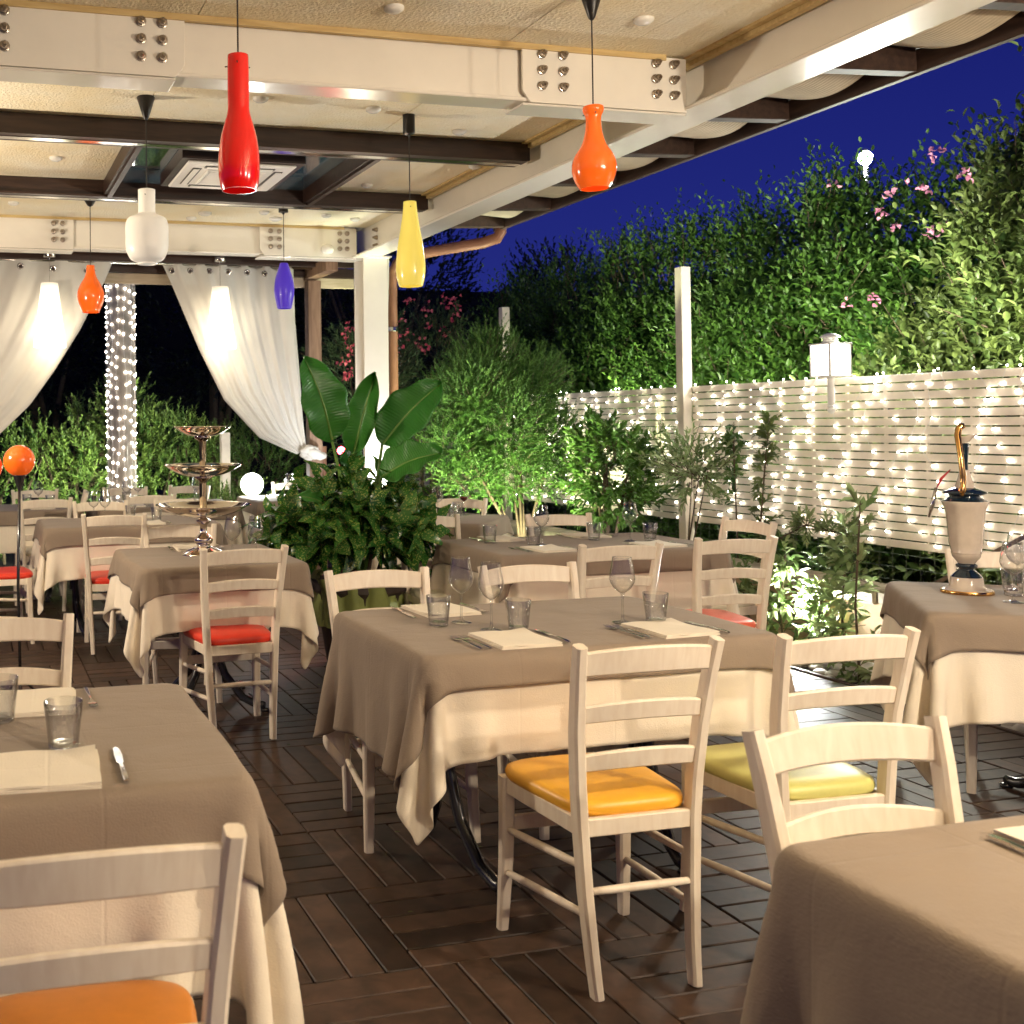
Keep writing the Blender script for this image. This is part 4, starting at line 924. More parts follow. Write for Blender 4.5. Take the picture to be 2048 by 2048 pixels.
curtain('cream linen curtain swept to the left, left of pair', [(-.75, 2.76), (-.78, 2.3), (-.8, 1.8), (-.81, 1.4), (-.82, 1.2), (-.82, 1.1)], [(1.111, 2.755), (1.039, 2.581), (.841, 2.186), (.647, 1.873), (.455, 1.603), (.228, 1.382), (-.1, 1.2), (-.75, 1.05)], 9, 4, -1)
# knot of the right curtain
m_ = MB(); r = np.random.default_rng(3)
for k in range(7):
    a = k*.9; m_.sphere((2.70-1.485+.05*cos(a)+.01, .01*sin(a*2)-.02, 1.20-2.75+.035*sin(a)), .034+.008*r.random(), 14, 9, sc=(1.3, .8, .8))
m_.tube([(2.66-1.485, 0, 1.235-2.75), (2.72-1.485, -.03, 1.20-2.75), (2.80-1.485, -.02, 1.17-2.75), (2.84-1.485, 0, 1.175-2.75)], [.035, .045, .035, .025], n=14)
m_.build('knot', MT['curt'], cr, smooth=True)

# ---------------------------------------------------------------- wall lantern on the fence
ln = thing('wall_lantern', 'lit white square lantern on fluted stem mounted on the slat fence', 'lantern', (5.40, 5.80, 1.705), radians(0))
LG = emit('lantern_glass', (1.0, .95, .86), 5.0)
m_ = MB(); m_.box((-.03, -.0, .105), (.14, .14, .19)); m_.build('glass', LG, ln)
m_ = MB()
for sx in (-1, 1):
    for sy_ in (-1, 1): m_.box((-.03+sx*.078, sy_*.078, .105), (.014, .014, .205), bev=.002)
m_.box((-.03, 0, .002), (.172, .172, .012), bev=.003); m_.box((-.03, 0, .208), (.178, .178, .012), bev=.003); m_.build('frame', MT['white'], ln)
m_ = MB(); m_.box((.048, .0, .105), (.012, .145, .19)); m_.build('back_plate', MT['white'], ln)
m_ = MB(); m_.lathe([(.060, .214), (.050, .222), (.043, .226), (.043, .248), (.060, .252), (.056, .262), (.03, .276), (.001, .280)], n=24, c=(-.03, 0, 0)); m_.build('cap', MT['white'], ln, auto=True)
m_ = MB(); m_.lathe([(.03, 0), (.024, -.012), (.0215, -.02), (.0215, -.175), (.018, -.182), (.027, -.19), (.014, -.20), (.027, -.212), (.018, -.228), (.006, -.235), (.001, -.24)], n=20, c=(-.03, 0, 0)); m_.build('stem', MT['white'], ln, auto=True)
lamp('hedge_fill_light', 'POINT', (5.78, 5.80, 2.05), 55, (.98, 1, .86), .10)  # added behind the fence to brighten the hedge, not inside the lantern

# ---------------------------------------------------------------- string lights
ico = MB(); ico.sphere((0, 0, 0), .0062, 6, 4); BM = ico.build('bulb', BULB); BMe = BM.data; bpy.data.objects.remove(BM)
def strings(label, pts, wires, loc, scale=1.0):
    t_ = thing('string_lights', label, 'string lights', loc)
    m_ = MB()
    for w_ in wires: m_.tube(w_, .0016, n=3, cap=False)
    m_.build('wire', MT['white'], t_)
    idx = list(range(len(pts))); pts_s = sorted(idx, key=lambda i: (Vector(pts[i])+Vector(loc)-Vector((0, 0, 1.4))).length)
    for i in pts_s[:100]:
        o = bpy.data.objects.new('bulb', BMe); COL.objects.link(o); o.parent = t_; o.location = pts[i]; o.scale = (scale,)*3
    if len(pts) > 100:
        m_ = MB()
        for i in pts_s[100:]: m_.sphere(pts[i], .0062*scale, 6, 4)
        o = m_.build('more_bulbs', BULB, t_); o['kind'] = 'stuff'
    return t_
for y0, y1, la in ((7.50, 10.2, 'fairy lights strung over fence left of the tall post'), (4.34, 7.32, 'fairy lights strung over fence right of tall post around the lantern'), (1.4, 4.15, 'fairy lights strung over fence behind the ewer')):
    pts = []; wires = []; L_ = y1-y0; n = int(L_/.145); r = random.Random(int(y0*10))
    for k in range(n):
        yk = (k+.5)*L_/n; wv = []
        zz = 1.71+r.uniform(-.01, .012); i = 0
        while zz > .66:
            y_ = yk+.05*sin(zz*7+k*2.1)+.03*sin(zz*17+k)+r.uniform(-.035, .035); p = (-.022+r.uniform(-.006, .004), y_, zz); wv.append(p); pts.append(p); zz -= .085+r.uniform(-.03, .035); i += 1
        wires.append(wv)
    strings(la, pts, wires, (FX, y0, 0), .85)
# pole wrapped with lights
pl_ = thing('light_pole', 'round pole wrapped in grey sheet, standing before dark garden', 'pole', (1.44, 10.5, 0))
m_ = MB(); m_.lathe([(.135, 0), (.135, 1.0), (.137, 1.01), (.137, 1.04), (.135, 1.05), (.132, 2.4), (.13, 3.2)], n=36); m_.build('pole', MT['concrete'], pl_, auto=True)
m_ = MB(); m_.box((.128, -.04, 1.6), (.02, .02, 3.2), bev=.003); m_.build('seam', MT['concrete'], pl_)
pts = []; wires = []; r = random.Random(5)
for k in range(13):
    a0 = k*2*pi/13; wv = []; z = .12+(k % 2)*.06+r.uniform(0, .03); ph = r.uniform(0, 6)
    while z < 3.0:
        a = a0+.10*sin(z*6+ph)+r.uniform(-.05, .05); p = (.143*cos(a), .143*sin(a), z); wv.append(p); pts.append(p); z += .112+r.uniform(-.02, .02)
    wires.append(wv)
strings('fairy lights hung down round the garden pole', pts, wires, (1.44, 10.5, 0), 1.25)

# ---------------------------------------------------------------- globe lamp, spots, street lamp
t_ = thing('globe_lamp', 'bright white glowing globe lamp low in the garden hedge', 'globe lamp', (2.62, 10.0, 0))
m_ = MB(); m_.sphere((0, 0, .865), .108, 28, 18); m_.build('globe', emit('globe_glow', (1, .98, .92), 6.0), t_, smooth=True)
m_ = MB(); m_.lathe([(.05, 0), (.05, .02), (.02, .03), (.02, .75), (.05, .77)], n=16); m_.build('stand', MT['iron'], t_, auto=True)
lamp('globe_light', 'POINT', (2.62, 9.82, .87), 6, (.95, 1, .95), .1)
SPG = emit('spot_glass', (1, .99, .95), 60.0)
def flood(label, loc, tgt, power, col, r=.05, spot=100, g_=None, stake=True, eps=.02, size=.05):
    d = (Vector(tgt)-Vector(loc)).normalized(); q = d.to_track_quat('Z', 'Y')
    t_ = thing('garden_spotlight', label, 'spotlight', loc, 0, 'garden spotlights'); power *= .8; Mx = q.to_matrix().to_4x4()
    m_ = MB(); m_.lathe([(.001, -.10), (.03, -.098), (r*.9, -.06), (r*1.12, -.005), (r*1.12, .004), (r, .004), (r*.96, -.006)], n=24); m_.v = [tuple(Mx@Vector(p)) for p in m_.v]; m_.build('housing', MT['iron'], t_, auto=True)
    m_ = MB(); m_.lathe([(.0005, -.004), (r*.96, -.005)], n=24); m_.v = [tuple(Mx@Vector(p)) for p in m_.v]; m_.build('lens', g_ or SPG, t_)
    if stake: m_ = MB(); m_.tube([(0, 0, -.02), (0, 0, -loc[2]+.0)], .008, n=6); m_.build('stake', MT['iron'], t_)
    lamp('spot_light', 'SPOT', Vector(loc)+d*eps, power, col, size, spot=radians(spot), blend=.6, target=tgt)
flood('blinding white spotlight among plants in front of the garden wall', (4.90, 5.50, .30), (4.0, 4.7, .60), 95, (1, 1, .98), r=.075, spot=165)
flood('spotlight at foot of needle leaved bush', (3.95, 7.75, .10), (4.45, 8.5, 1.7), 190, (.92, 1, .58), spot=110)
flood('spotlight at foot of the citrus shrub', (4.7, 7.1, .10), (5.2, 7.9, 1.2), 12, (1, .98, .85), spot=110)
flood('spotlight behind potted plant aimed up white column', (2.95, 7.66, .75), (3.1, 8.0, 1.5), 24, (.95, .98, 1), spot=120, eps=.03)
flood('small bright spotlight seen between the two big leaves', (2.83, 7.55, 1.44), (1.9, 5.6, 1.42), 5, (1, .95, .6), r=.022, spot=120, stake=True)
flood('red garden spotlight behind the potted plant', (2.68, 7.6, 1.235), (2.3, 6.2, 1.2), 4, (1, .05, .08), r=.03, spot=140, g_=emit('red_spot', (1, .03, .05), 30.0))
flood('spotlight in bed by back hedge at left', (.9, 10.3, .12), (.4, 11.6, 1.0), 110, (.92, 1, .72), spot=130)
flood('spotlight in bed by back hedge right of wrapped pole', (2.05, 10.4, .12), (1.9, 11.6, 1.1), 90, (.92, 1, .75), spot=130)
flood('unseen uplight added to brighten tall hedge, beyond the fence', (5.72, 9.6, 1.45), (7.4, 9.2, 2.2), 105, (.95, 1, .68), spot=150)  # the three beyond the fence are hidden, added to brighten the hedge
flood('unseen uplight added beyond fence near the lantern', (5.72, 7.3, 1.45), (7.3, 7.0, 2.2), 105, (.95, 1, .68), spot=150)
flood('unseen uplight added beyond fence at right', (5.72, 4.6, 1.45), (7.3, 4.9, 2.3), 75, (.95, 1, .70), spot=140)
sl = thing('street_lamp', 'distant street lamp shining over the top of tall hedge', 'street lamp', (12.0, 12.27, 0))
m_ = MB(); m_.tube([(0, 0, -.1), (0, 0, 3.0), (0, 0, 4.98)], [.07, .05, .04], n=10); m_.build('pole', MT['iron'], sl, smooth=True)
m_ = MB(); m_.lathe([(.05, 5.12), (.03, 5.15), (.001, 5.16)], n=16); m_.build('hood', MT['iron'], sl, auto=True)
m_ = MB(); m_.sphere((0, 0, 5.03), .09, 16, 10); m_.build('lens', emit('street_glow', (.95, .97, 1), 200.0, False), sl, smooth=True)
lamp('street_light', 'POINT', (11.7, 11.95, 4.95), 60, (.85, .9, 1), .1)
# ================================================================= PLANTS
def nrm(v): return v/(np.linalg.norm(v, axis=-1, keepdims=True)+1e-9)
def leaves_mesh(B, D, N, Ln, Wd, droop, rnd, name, m, parent, fold=.25, simple=False):
    """B base, D direction, N normal hints, per leaf length/width; each leaf is a folded, curved blade"""
    n = len(B); D = nrm(D); S = nrm(np.cross(D, N)); U = np.cross(S, D); Ln = Ln[:, None]; Wd = Wd[:, None]; dr = droop[:, None]
    if simple:
        P = [B, B+D*Ln*.5+S*Wd*.5+U*Wd*fold, B+D*Ln-U*dr*Ln, B+D*Ln*.5-S*Wd*.5+U*Wd*fold, B+D*Ln*.5]
        q = [(0, 1, 2, 4), (0, 4, 2, 3)]
    else:
        m1 = B+D*Ln*.30+U*dr*Ln*.15; m2 = B+D*Ln*.68; tip = B+D*Ln-U*dr*Ln
        P = [B, m1, m2, tip, m1+S*Wd*.46+U*Wd*fold, m2+S*Wd*.36+U*Wd*fold, m1-S*Wd*.46+U*Wd*fold, m2-S*Wd*.36+U*Wd*fold]
        q = [(0, 4, 1), (1, 4, 5, 2), (2, 5, 3), (0, 1, 6), (1, 2, 7, 6), (2, 3, 7)]
    k = len(P); V = np.stack(P, 1).reshape(-1, 3); me = bpy.data.meshes.new(name)
    ns = [len(f) for f in q]; tot = sum(ns); loops = np.concatenate([np.array(f) for f in q])
    L_ = (np.arange(n)[:, None]*k+loops[None]).ravel()
    me.vertices.add(len(V)); me.vertices.foreach_set('co', V.astype(np.float32).ravel())
    me.loops.add(len(L_)); me.loops.foreach_set('vertex_index', L_.astype(np.int32))
    st = np.cumsum([0]+ns[:-1]); ls = (np.arange(n)[:, None]*tot+st[None]).ravel(); me.polygons.add(len(ls)); me.polygons.foreach_set('loop_start', ls.astype(np.int32))
    me.polygons.foreach_set('use_smooth', np.ones(len(ls), dtype=bool))
    me.update(calc_edges=True); me.validate(); me.materials.append(m)
    a = me.attributes.new('rnd', 'FLOAT', 'POINT'); a.data.foreach_set('value', np.repeat(rnd, k).astype(np.float32))
    o = bpy.data.objects.new(name, me); COL.objects.link(o)
    if parent: o.parent = parent
    return o
def sprigs(O, D, Ln, per, leaf, wid, r, spread=.9, droop=.25, curl=.15, whorl=False, t0=.1, upn=.6):
    """leaves along every sprig"""
    n = len(O); D = nrm(D); t = np.tile(np.linspace(t0, 1, per), n); i = np.repeat(np.arange(n), per)
    bend = r.normal(0, curl, (n, 3)); bend[:, 2] = np.abs(bend[:, 2])*.5-.05
    d = D[i]; l = Ln[i][:, None]; tt = t[:, None]
    B = O[i]+d*l*tt+bend[i]*l*tt*tt
    a = r.random(n)[i]*6.28+np.tile(np.arange(per), n)*2.4
    h = np.where(np.abs(d[:, 2:3]) > .9, np.array([[1., 0, 0]]), np.array([[0, 0, 1.]])); s = nrm(np.cross(d, h)); u = np.cross(s, d)
    out = s*np.cos(a)[:, None]+u*np.sin(a)[:, None]
    sp = spread*(1-.55*t)[:, None]*r.uniform(.7, 1.2, (len(t), 1)); LD = nrm(d+out*sp)
    NN = nrm(d*.5+np.array([[0, 0, upn]])+r.normal(0, .25, (len(t), 3)))
    sz = (1-.35*t)*r.uniform(.65, 1.15, len(t))
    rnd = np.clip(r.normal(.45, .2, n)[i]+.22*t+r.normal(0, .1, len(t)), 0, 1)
    return B, LD, NN, leaf*sz, wid*sz, r.uniform(0, droop, len(t)), rnd
def stems(O, D, Ln, name, m, parent, rad=.003):
    m_ = MB()
    for o, d, l in zip(O, nrm(D), Ln): m_.tube([tuple(o-d*l*.3), tuple(o+d*l*.5), tuple(o+d*l)], [rad*1.3, rad, rad*.5], n=4, cap=False)
    return m_.build(name, m, parent)
LFM = dict(hedge=leafmat('hedge_leaf', (.02, .065, .010), (.11, .22, .035)), hedge2=leafmat('privet_leaf', (.03, .06, .012), (.17, .22, .06)), pitto=leafmat('pittosporum_leaf', (.04, .10, .018), (.20, .29, .06)),
    citrus=leafmat('citrus_leaf', (.03, .085, .014), (.11, .21, .04), rough=.3), needle=leafmat('needle_leaf', (.03, .10, .015), (.14, .27, .05), rough=.6), bird=leafmat('strelitzia_leaf', (.045, .22, .03), (.07, .27, .04), rough=.32, tr=.3),
    aucuba=leafmat('aucuba_leaf', (.015, .08, .012), (.05, .17, .028), rough=.26, tr=.2, spots=(.28, .34, .07)), pale=leafmat('young_leaf', (.10, .17, .05), (.30, .36, .16), tr=.35), oleander=leafmat('oleander_leaf', (.02, .045, .018), (.07, .11, .045)),
    pink=leafmat('pink_petal', (.55, .06, .12), (.75, .16, .22), tr=.3), lilac=leafmat('lilac_petal', (.45, .16, .26), (.60, .26, .38), tr=.3), dark=leafmat('dark_tree_leaf', (.012, .02, .012), (.03, .045, .02)))
def blooms(C, R, n, m, parent, r, name='blossom'):
    B = np.repeat(C, n, 0)+r.normal(0, R, (len(C)*n, 3)); D = r.normal(0, 1, B.shape); N = r.normal(0, 1, B.shape)
    return leaves_mesh(B, D, N, r.uniform(.03, .05, len(B)), r.uniform(.025, .04, len(B)), r.uniform(0, .3, len(B)), r.random(len(B)), name, m, parent)
def hedge_part(label, y0, y1, top, seed, m, kind='hedge', n=1500, leaf=.065, wid=.026, X=6.25, depth=1.7, flowers=None, long_=.34, cat='hedge', grp='tall hedge shrubs beyond the fence'):
    r = np.random.default_rng(seed); t_ = thing('hedge_shrub', label, cat, (X+.8, (y0+y1)/2, 0), 0, grp); base = np.array([X+.8, (y0+y1)/2, 0])
    y = r.uniform(y0, y1, n); T_ = np.interp(y, *zip(*top)); z = T_*(r.random(n)**.75); z = np.maximum(z, .3)
    bump = .28*np.sin(y*2.3+z*1.7)+.22*np.sin(y*4.1-z*3.3+1)+.15*np.sin(z*5+y*.7)
    lean = np.clip((z/T_), 0, 1)**2.2*depth
    x = X+.25+bump*.8+lean*.75+r.random(n)**1.6*.9
    z = z+np.where(z > .9*T_, r.random(n)*.15, 0)
    gap = np.sin(y*3.1+seed)*np.cos(z*3.7-y*1.3)+.7*np.sin(y*6.3-z*5.1+2)+.5*np.cos(z*8.3+y*2.2)+.9*(z > .9*T_); kp = gap > -.5; x, y, z, T_ = x[kp], y[kp], z[kp], T_[kp]; n = len(x)
    O = np.stack([x, y, z], 1)-base; up = np.clip(z/T_, 0, 1)
    D = np.stack([-(1-up*.75)*r.uniform(.4, 1.3, n), r.normal(0, .7, n), .1+up*1.2+r.normal(0, .5, n)], 1)
    Ln = r.uniform(.5, 1.1, n)*long_*(1+.6*(up > .88))
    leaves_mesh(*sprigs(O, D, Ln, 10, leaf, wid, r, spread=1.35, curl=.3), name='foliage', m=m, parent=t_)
    # inner dense leaves, darker tones stand in for shade in the gaps
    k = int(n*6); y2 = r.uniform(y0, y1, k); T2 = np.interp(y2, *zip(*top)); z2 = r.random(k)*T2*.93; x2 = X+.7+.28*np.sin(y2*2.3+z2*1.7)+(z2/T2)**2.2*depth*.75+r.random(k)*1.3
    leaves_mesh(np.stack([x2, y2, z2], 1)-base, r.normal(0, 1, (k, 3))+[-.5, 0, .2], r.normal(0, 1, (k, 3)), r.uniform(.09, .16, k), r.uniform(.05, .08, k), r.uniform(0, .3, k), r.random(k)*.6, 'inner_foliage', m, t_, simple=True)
    sel = r.choice(n, min(n, 420), replace=False); stems(O[sel], D[sel], Ln[sel], 'twigs', MT['stemw'], t_, .0035)
    m_ = MB()
    for q in range(int((y1-y0)/.45)+1):
        yy = y0+q*.45-base[1]+r.uniform(-.1, .1); Tq = np.interp(y0+q*.45, *zip(*top))
        m_.tube([(.3+r.uniform(-.1, .4), yy, -.05), (.4+r.uniform(-.2, .3), yy+.1, Tq*.35), (.7+r.uniform(0, .6), yy+r.uniform(-.3, .3), Tq*.75)], [.03, .02, .008], n=6)
    m_.build('trunk', MT['stemw'], t_, smooth=True)
    if flowers is not None: blooms(np.array(flowers)-base, .016, 5, LFM['lilac'], t_, r)
    return t_
# skyline (y, z) taken at the hedge's crown plane
top = [(2.0, 4.0), (5.3, 4.1), (5.7, 3.95), (6.2, 3.66), (6.8, 3.36), (7.3, 3.14), (8.5, 3.30), (9.5, 3.26), (10.5, 3.26), (11.6, 3.28), (14, 3.1), (16, 2.9)]
rf = np.random.default_rng(4)
FL = [at(px_, py_, 0, 6.55) for px_, py_ in ((1757, 418), (1765, 428), (1792, 450), (1868, 455), (1862, 462), (1928, 345), (1935, 352), (1865, 312), (1870, 300), (1668, 367), (1818, 362), (1845, 374), (1700, 607), (1745, 592), (1748, 600), (1780, 390), (1855, 372), (1888, 460))]
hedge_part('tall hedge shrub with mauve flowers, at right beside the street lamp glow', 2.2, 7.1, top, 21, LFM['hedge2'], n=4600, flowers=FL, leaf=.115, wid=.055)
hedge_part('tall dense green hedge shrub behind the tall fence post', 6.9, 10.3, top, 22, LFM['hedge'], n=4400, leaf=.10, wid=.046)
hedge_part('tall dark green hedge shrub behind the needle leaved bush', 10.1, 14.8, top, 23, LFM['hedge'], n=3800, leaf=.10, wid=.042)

def bush(name, label, cat, base, C, Rr, n, seed, m, per=12, leaf=.06, wid=.025, long_=.25, upb=.5, trunk=None, flow=None, fm=None, inner=True, grp=None, spread=.9, simple=False, hollow=.5, stem_n=200, droop=.25, bark=None, trad=.014):
    """bush of sprigs spread through an ellipsoid C, Rr"""
    r = np.random.default_rng(seed); t_ = thing(name, label, cat, base, 0, grp); C = np.array(C, float); Rr = np.array(Rr, float)
    v = nrm(r.normal(0, 1, (n, 3))); rad = (hollow+(1-hollow)*r.random(n))**.6; rad *= 1+.18*np.sin(v[:, 0]*5+seed)+.15*np.sin(v[:, 2]*6+v[:, 1]*4)
    O = C+v*Rr*rad[:, None]*.82; D = v*np.array([1, 1, .7])+np.array([0, 0, upb])+r.normal(0, .3, (n, 3)); Ln = r.uniform(.5, 1.1, n)*long_
    b0 = np.array(base); leaves_mesh(*sprigs(O-b0, D, Ln, per, leaf, wid, r, spread=spread, droop=droop), name='foliage', m=m, parent=t_, simple=simple)
    if stem_n: sel = r.choice(n, min(n, stem_n), replace=False); stems((O-b0)[sel], D[sel], Ln[sel], 'twigs', MT['stemw'], t_, .0025)
    m_ = MB()
    for q in range(trunk or 4):
        a = r.uniform(0, 6.28); e = C-b0+np.array([cos(a)*Rr[0]*.5, sin(a)*Rr[1]*.5, Rr[2]*.2]); p0 = np.array([cos(a)*.05, sin(a)*.05, 0])
        m_.tube([tuple(p0), tuple(p0*.5+e*.5*np.array([.5, .5, 1])), tuple(e)], [trad*1.2, trad, trad*.5], n=7)
    m_.build('trunk', bark or MT['stemw'], t_, smooth=True)
    if flow is not None: blooms(np.array(flow)-b0, .03, 9, fm, t_, r)
    return t_
# needle leaved bush (tall, feathery) - several lobes
r = np.random.default_rng(31); nb_ = thing('needle_leaf_bush', 'large feathery needle leaved bush lit bright green, behind potted plant', 'bush', (4.62, 8.45, 0)); b0 = np.array([4.62, 8.45, 0])
OO = []; DD = []
for (px_, py_), rr, cnt in (((985, 735), .30, 620), ((930, 790), .30, 620), ((1060, 780), .30, 620), ((1000, 850), .36, 820), ((905, 880), .24, 450), ((1090, 870), .24, 480), ((1010, 930), .30, 500), ((940, 950), .22, 300), ((1085, 950), .17, 220)):
    c = at(px_, py_, 1, 8.45)+np.array([0, r.uniform(-.15, .1), 0]); v = nrm(r.normal(0, 1, (cnt, 3))); O = c+v*rr*(r.random((cnt, 1))**.4); OO.append(O); DD.append(v*.95+np.array([0, -.1, .55])+r.normal(0, .25, (cnt, 3)))
O = np.concatenate(OO)-b0; D = np.concatenate(DD); Ln = r.uniform(.08, .19, len(O))
leaves_mesh(*sprigs(O, D, Ln, 16, .042, .0125, r, spread=.75, curl=.2), name='foliage', m=LFM['needle'], parent=nb_, simple=True)
sel = r.choice(len(O), 500, replace=False); stems(O[sel], D[sel], Ln[sel], 'twigs', MT['stemw'], nb_, .0022)
m_ = MB()
for q in range(9):
    e = O[r.integers(len(O))]*np.array([.8, .8, .75]); m_.tube([(r.uniform(-.12, .12), r.uniform(-.1, .1), -.06), tuple(e*np.array([.35, .35, .5])), tuple(e)], [.022, .016, .006], n=7)
m_.build('trunk', MT['stemw'], nb_, smooth=True)
# shrubs in the bed before the fence
bush('citrus_shrub', 'round dark green citrus like shrub standing before slat fence', 'shrub', (5.0, 7.75, 0), (5.0, 7.72, 1.0), (.26, .44, .44), 230, 41, LFM['citrus'], leaf=.10, wid=.045, long_=.22, trunk=5, spread=1.1)
bush('climbing_plant', 'thin light green bush in front of tall fence post', 'plant', (5.15, 7.0, 0), (5.15, 6.92, 1.08), (.16, .38, .20), 80, 42, LFM['pale'], leaf=.075, wid=.028, long_=.24, trunk=3, stem_n=60, trad=.006, hollow=.1)
r = np.random.default_rng(43)
def vine(name, label, base, line, n, leaf, wid, m, seed, spread=.10, cat='plant', long_=.12, per=7):
    r = np.random.default_rng(seed); t_ = thing(name, label, cat, base, 0, None); L_ = np.array(line, float); f = r.random(n); d = np.linspace(0, 1, len(L_))
    O = np.stack([np.interp(f, d, L_[:, k]) for k in range(3)], 1)-np.array(base); D = r.normal(0, 1, (n, 3))+[-.3, 0, .4]; Ln = r.uniform(.4, 1.1, n)*long_*(1.2-f*.6)
    leaves_mesh(*sprigs(O, D, Ln, per, leaf, wid, r), name='foliage', m=m, parent=t_)
    m_ = MB(); m_.tube([tuple(np.array(p)-np.array(base)) for p in line], [.009]+[.006]*(len(line)-2)+[.002], n=6); m_.build('stem', MT['stemw'], t_, smooth=True)
    stems(O, D, Ln, 'twigs', MT['stemw'], t_, .0016)['kind'] = 'stuff'
    return t_
vine('climbing_plant', 'slim upright climber on the fence left of lantern stem', (5.3, 6.40, .2), [(5.3, 6.40, .2), (5.3, 6.38, .7), (5.32, 6.35, 1.1), (5.35, 6.33, 1.44)], 60, .075, .032, LFM['hedge2'], 44)
vine('climbing_plant', 'second shoot of dark leaves on the fence below lantern level', (5.3, 6.66, .2), [(5.3, 6.60, .2), (5.3, 6.62, .8), (5.32, 6.66, 1.2), (5.35, 6.69, 1.42)], 34, .075, .034, LFM['hedge'], 45)
vine('climbing_plant', 'low trailing climber spreading across lower fence', (5.2, 6.2, .2), [(5.2, 6.5, .2), (5.22, 6.2, .6), (5.25, 5.9, .75), (5.25, 5.6, .72), (5.25, 5.4, .8)], 60, .075, .028, LFM['pale'], 46)
for k, (x, y, z, la) in enumerate(((4.83, 5.15, .80, 'young shrub with white lit leaves just right of the blinding spotlight'), (4.82, 5.62, .62, 'low young shrub washed white by the spotlight'), (4.78, 5.0, .98, 'tallest young plant reaching up to the fence bottom'), (4.80, 5.95, .42, 'low leafy plant beside lit chair leg'), (4.80, 4.75, .40, 'small seedling at wall foot left of the right hand table'), (4.84, 5.35, .45, 'small leafy plant under the spotlight'))):
    vine('young_plant', la, (x, y, 0), [(x, y, -.03), (x, y+.02, z*.4), (x-.02, y-.03, z*.75), (x-.02, y-.05, z)], [34, 36, 16, 28, 16, 30][k], .115, .05, LFM['pale'], 50+k, long_=.20, per=6)
vine('bed_plant', 'green weed growing behind wire mesh', (5.62, 5.1, 0), [(5.62, 5.3, 0), (5.62, 5.0, .4), (5.6, 4.6, .55)], 60, .07, .035, LFM['hedge2'], 58, long_=.2)
m_ = MB(); m_.tube([(5.0, 4.85, .46), (5.2, 4.72, .62), (5.42, 4.55, .80)], .012, n=8); tag(m_.build('stick', MT['stemw'], smooth=True), 'grey stick leaning on stone cap against fence bottom', 'stick')
# hedge behind the curtains
for k, (x0, x1, z, la, mm) in enumerate(((-1.4, 1.30, 1.36, 'clipped light green hedge at left, under left curtain', 'pitto'), (1.55, 3.0, 1.42, 'clipped light green hedge right of wrapped pole', 'pitto'))):
    r = np.random.default_rng(60+k); n = 900 if k == 0 else 620; t_ = thing('clipped_hedge', la, 'hedge', ((x0+x1)/2, 11.5, 0), 0, 'hedges at the back'); b0 = np.array([(x0+x1)/2, 11.5, 0])
    x = r.uniform(x0, x1, n); zz = (r.random(n)**.6)*z*(1+.06*np.sin(x*4)); y = 11.35+r.random(n)*.5+.1*np.sin(x*5+zz*4); O = np.stack([x, y, zz], 1)-b0; D = np.stack([r.normal(0, .4, n), -.7+r.normal(0, .3, n)+zz*.3, .5+zz*.6+r.normal(0, .25, n)], 1)
    leaves_mesh(*sprigs(O, D, r.uniform(.12, .26, n), 14, .07, .022, r, spread=1.0), name='foliage', m=LFM[mm], parent=t_)
    m_ = MB()
    for q in range(int((x1-x0)/.25)): xx = x0+q*.25-b0[0]; m_.tube([(xx, .1, 0), (xx+r.uniform(-.1, .1), .05, z*.5), (xx+r.uniform(-.2, .2), .1, z*.9)], [.018, .014, .006], n=6)
    m_.build('trunk', MT['stemw'], t_, smooth=True)
bush('laurel_shrub', 'taller dark laurel rising behind wrapped pole', 'shrub', (1.75, 11.9, 0), (1.68, 11.9, 1.25), (.55, .4, .72), 260, 71, LFM['pitto'], leaf=.085, wid=.03, long_=.3, trunk=5)
bush('laurel_shrub', 'laurel shrub left of wrapped pole, peeping over hedge', 'shrub', (1.15, 11.8, 0), (1.18, 11.8, 1.1), (.25, .3, .62), 120, 72, LFM['pitto'], leaf=.08, wid=.03, long_=.26, trunk=3)
bush('garden_bush', 'blue green bush behind the glowing globe lamp', 'bush', (3.0, 11.0, 0), (3.05, 11.1, .75), (.65, .5, .62), 420, 73, LFM['hedge'], leaf=.06, wid=.024, long_=.24, trunk=5)
bush('garden_bush', 'low bush around the base of glowing globe lamp', 'bush', (2.55, 10.4, 0), (2.5, 10.45, .5), (.5, .3, .36), 260, 74, LFM['pitto'], leaf=.06, wid=.022, long_=.2, trunk=4)
# oleanders
ofl = [at(px_, py_, 1, 9.9) for px_, py_ in ((692, 668), (700, 690), (706, 700), (712, 655), (690, 720), (694, 745), (698, 750), (780, 640), (784, 655), (790, 670), (795, 700), (850, 700))]
bush('oleander', 'oleander with coral pink flowers left and right of the white column', 'oleander', (4.0, 10.3, 0), (3.95, 10.3, 1.75), (.52, .45, .95), 420, 75, LFM['oleander'], leaf=.11, wid=.018, long_=.28, trunk=6, flow=ofl, fm=LFM['pink'], per=12)
ofl = [at(px_, py_, 1, 10.6) for px_, py_ in ((893, 596), (895, 612), (908, 598), (912, 615), (905, 632), (888, 660), (850, 620), (840, 690), (800, 640), (860, 650), (816, 600), (815, 668))]
bush('oleander', 'dark oleander with red pink flowers right of the downpipe', 'oleander', (4.9, 11.0, 0), (4.9, 11.0, 1.9), (.6, .5, .80), 380, 76, LFM['oleander'], leaf=.11, wid=.018, long_=.28, trunk=6, flow=ofl, fm=LFM['pink'])
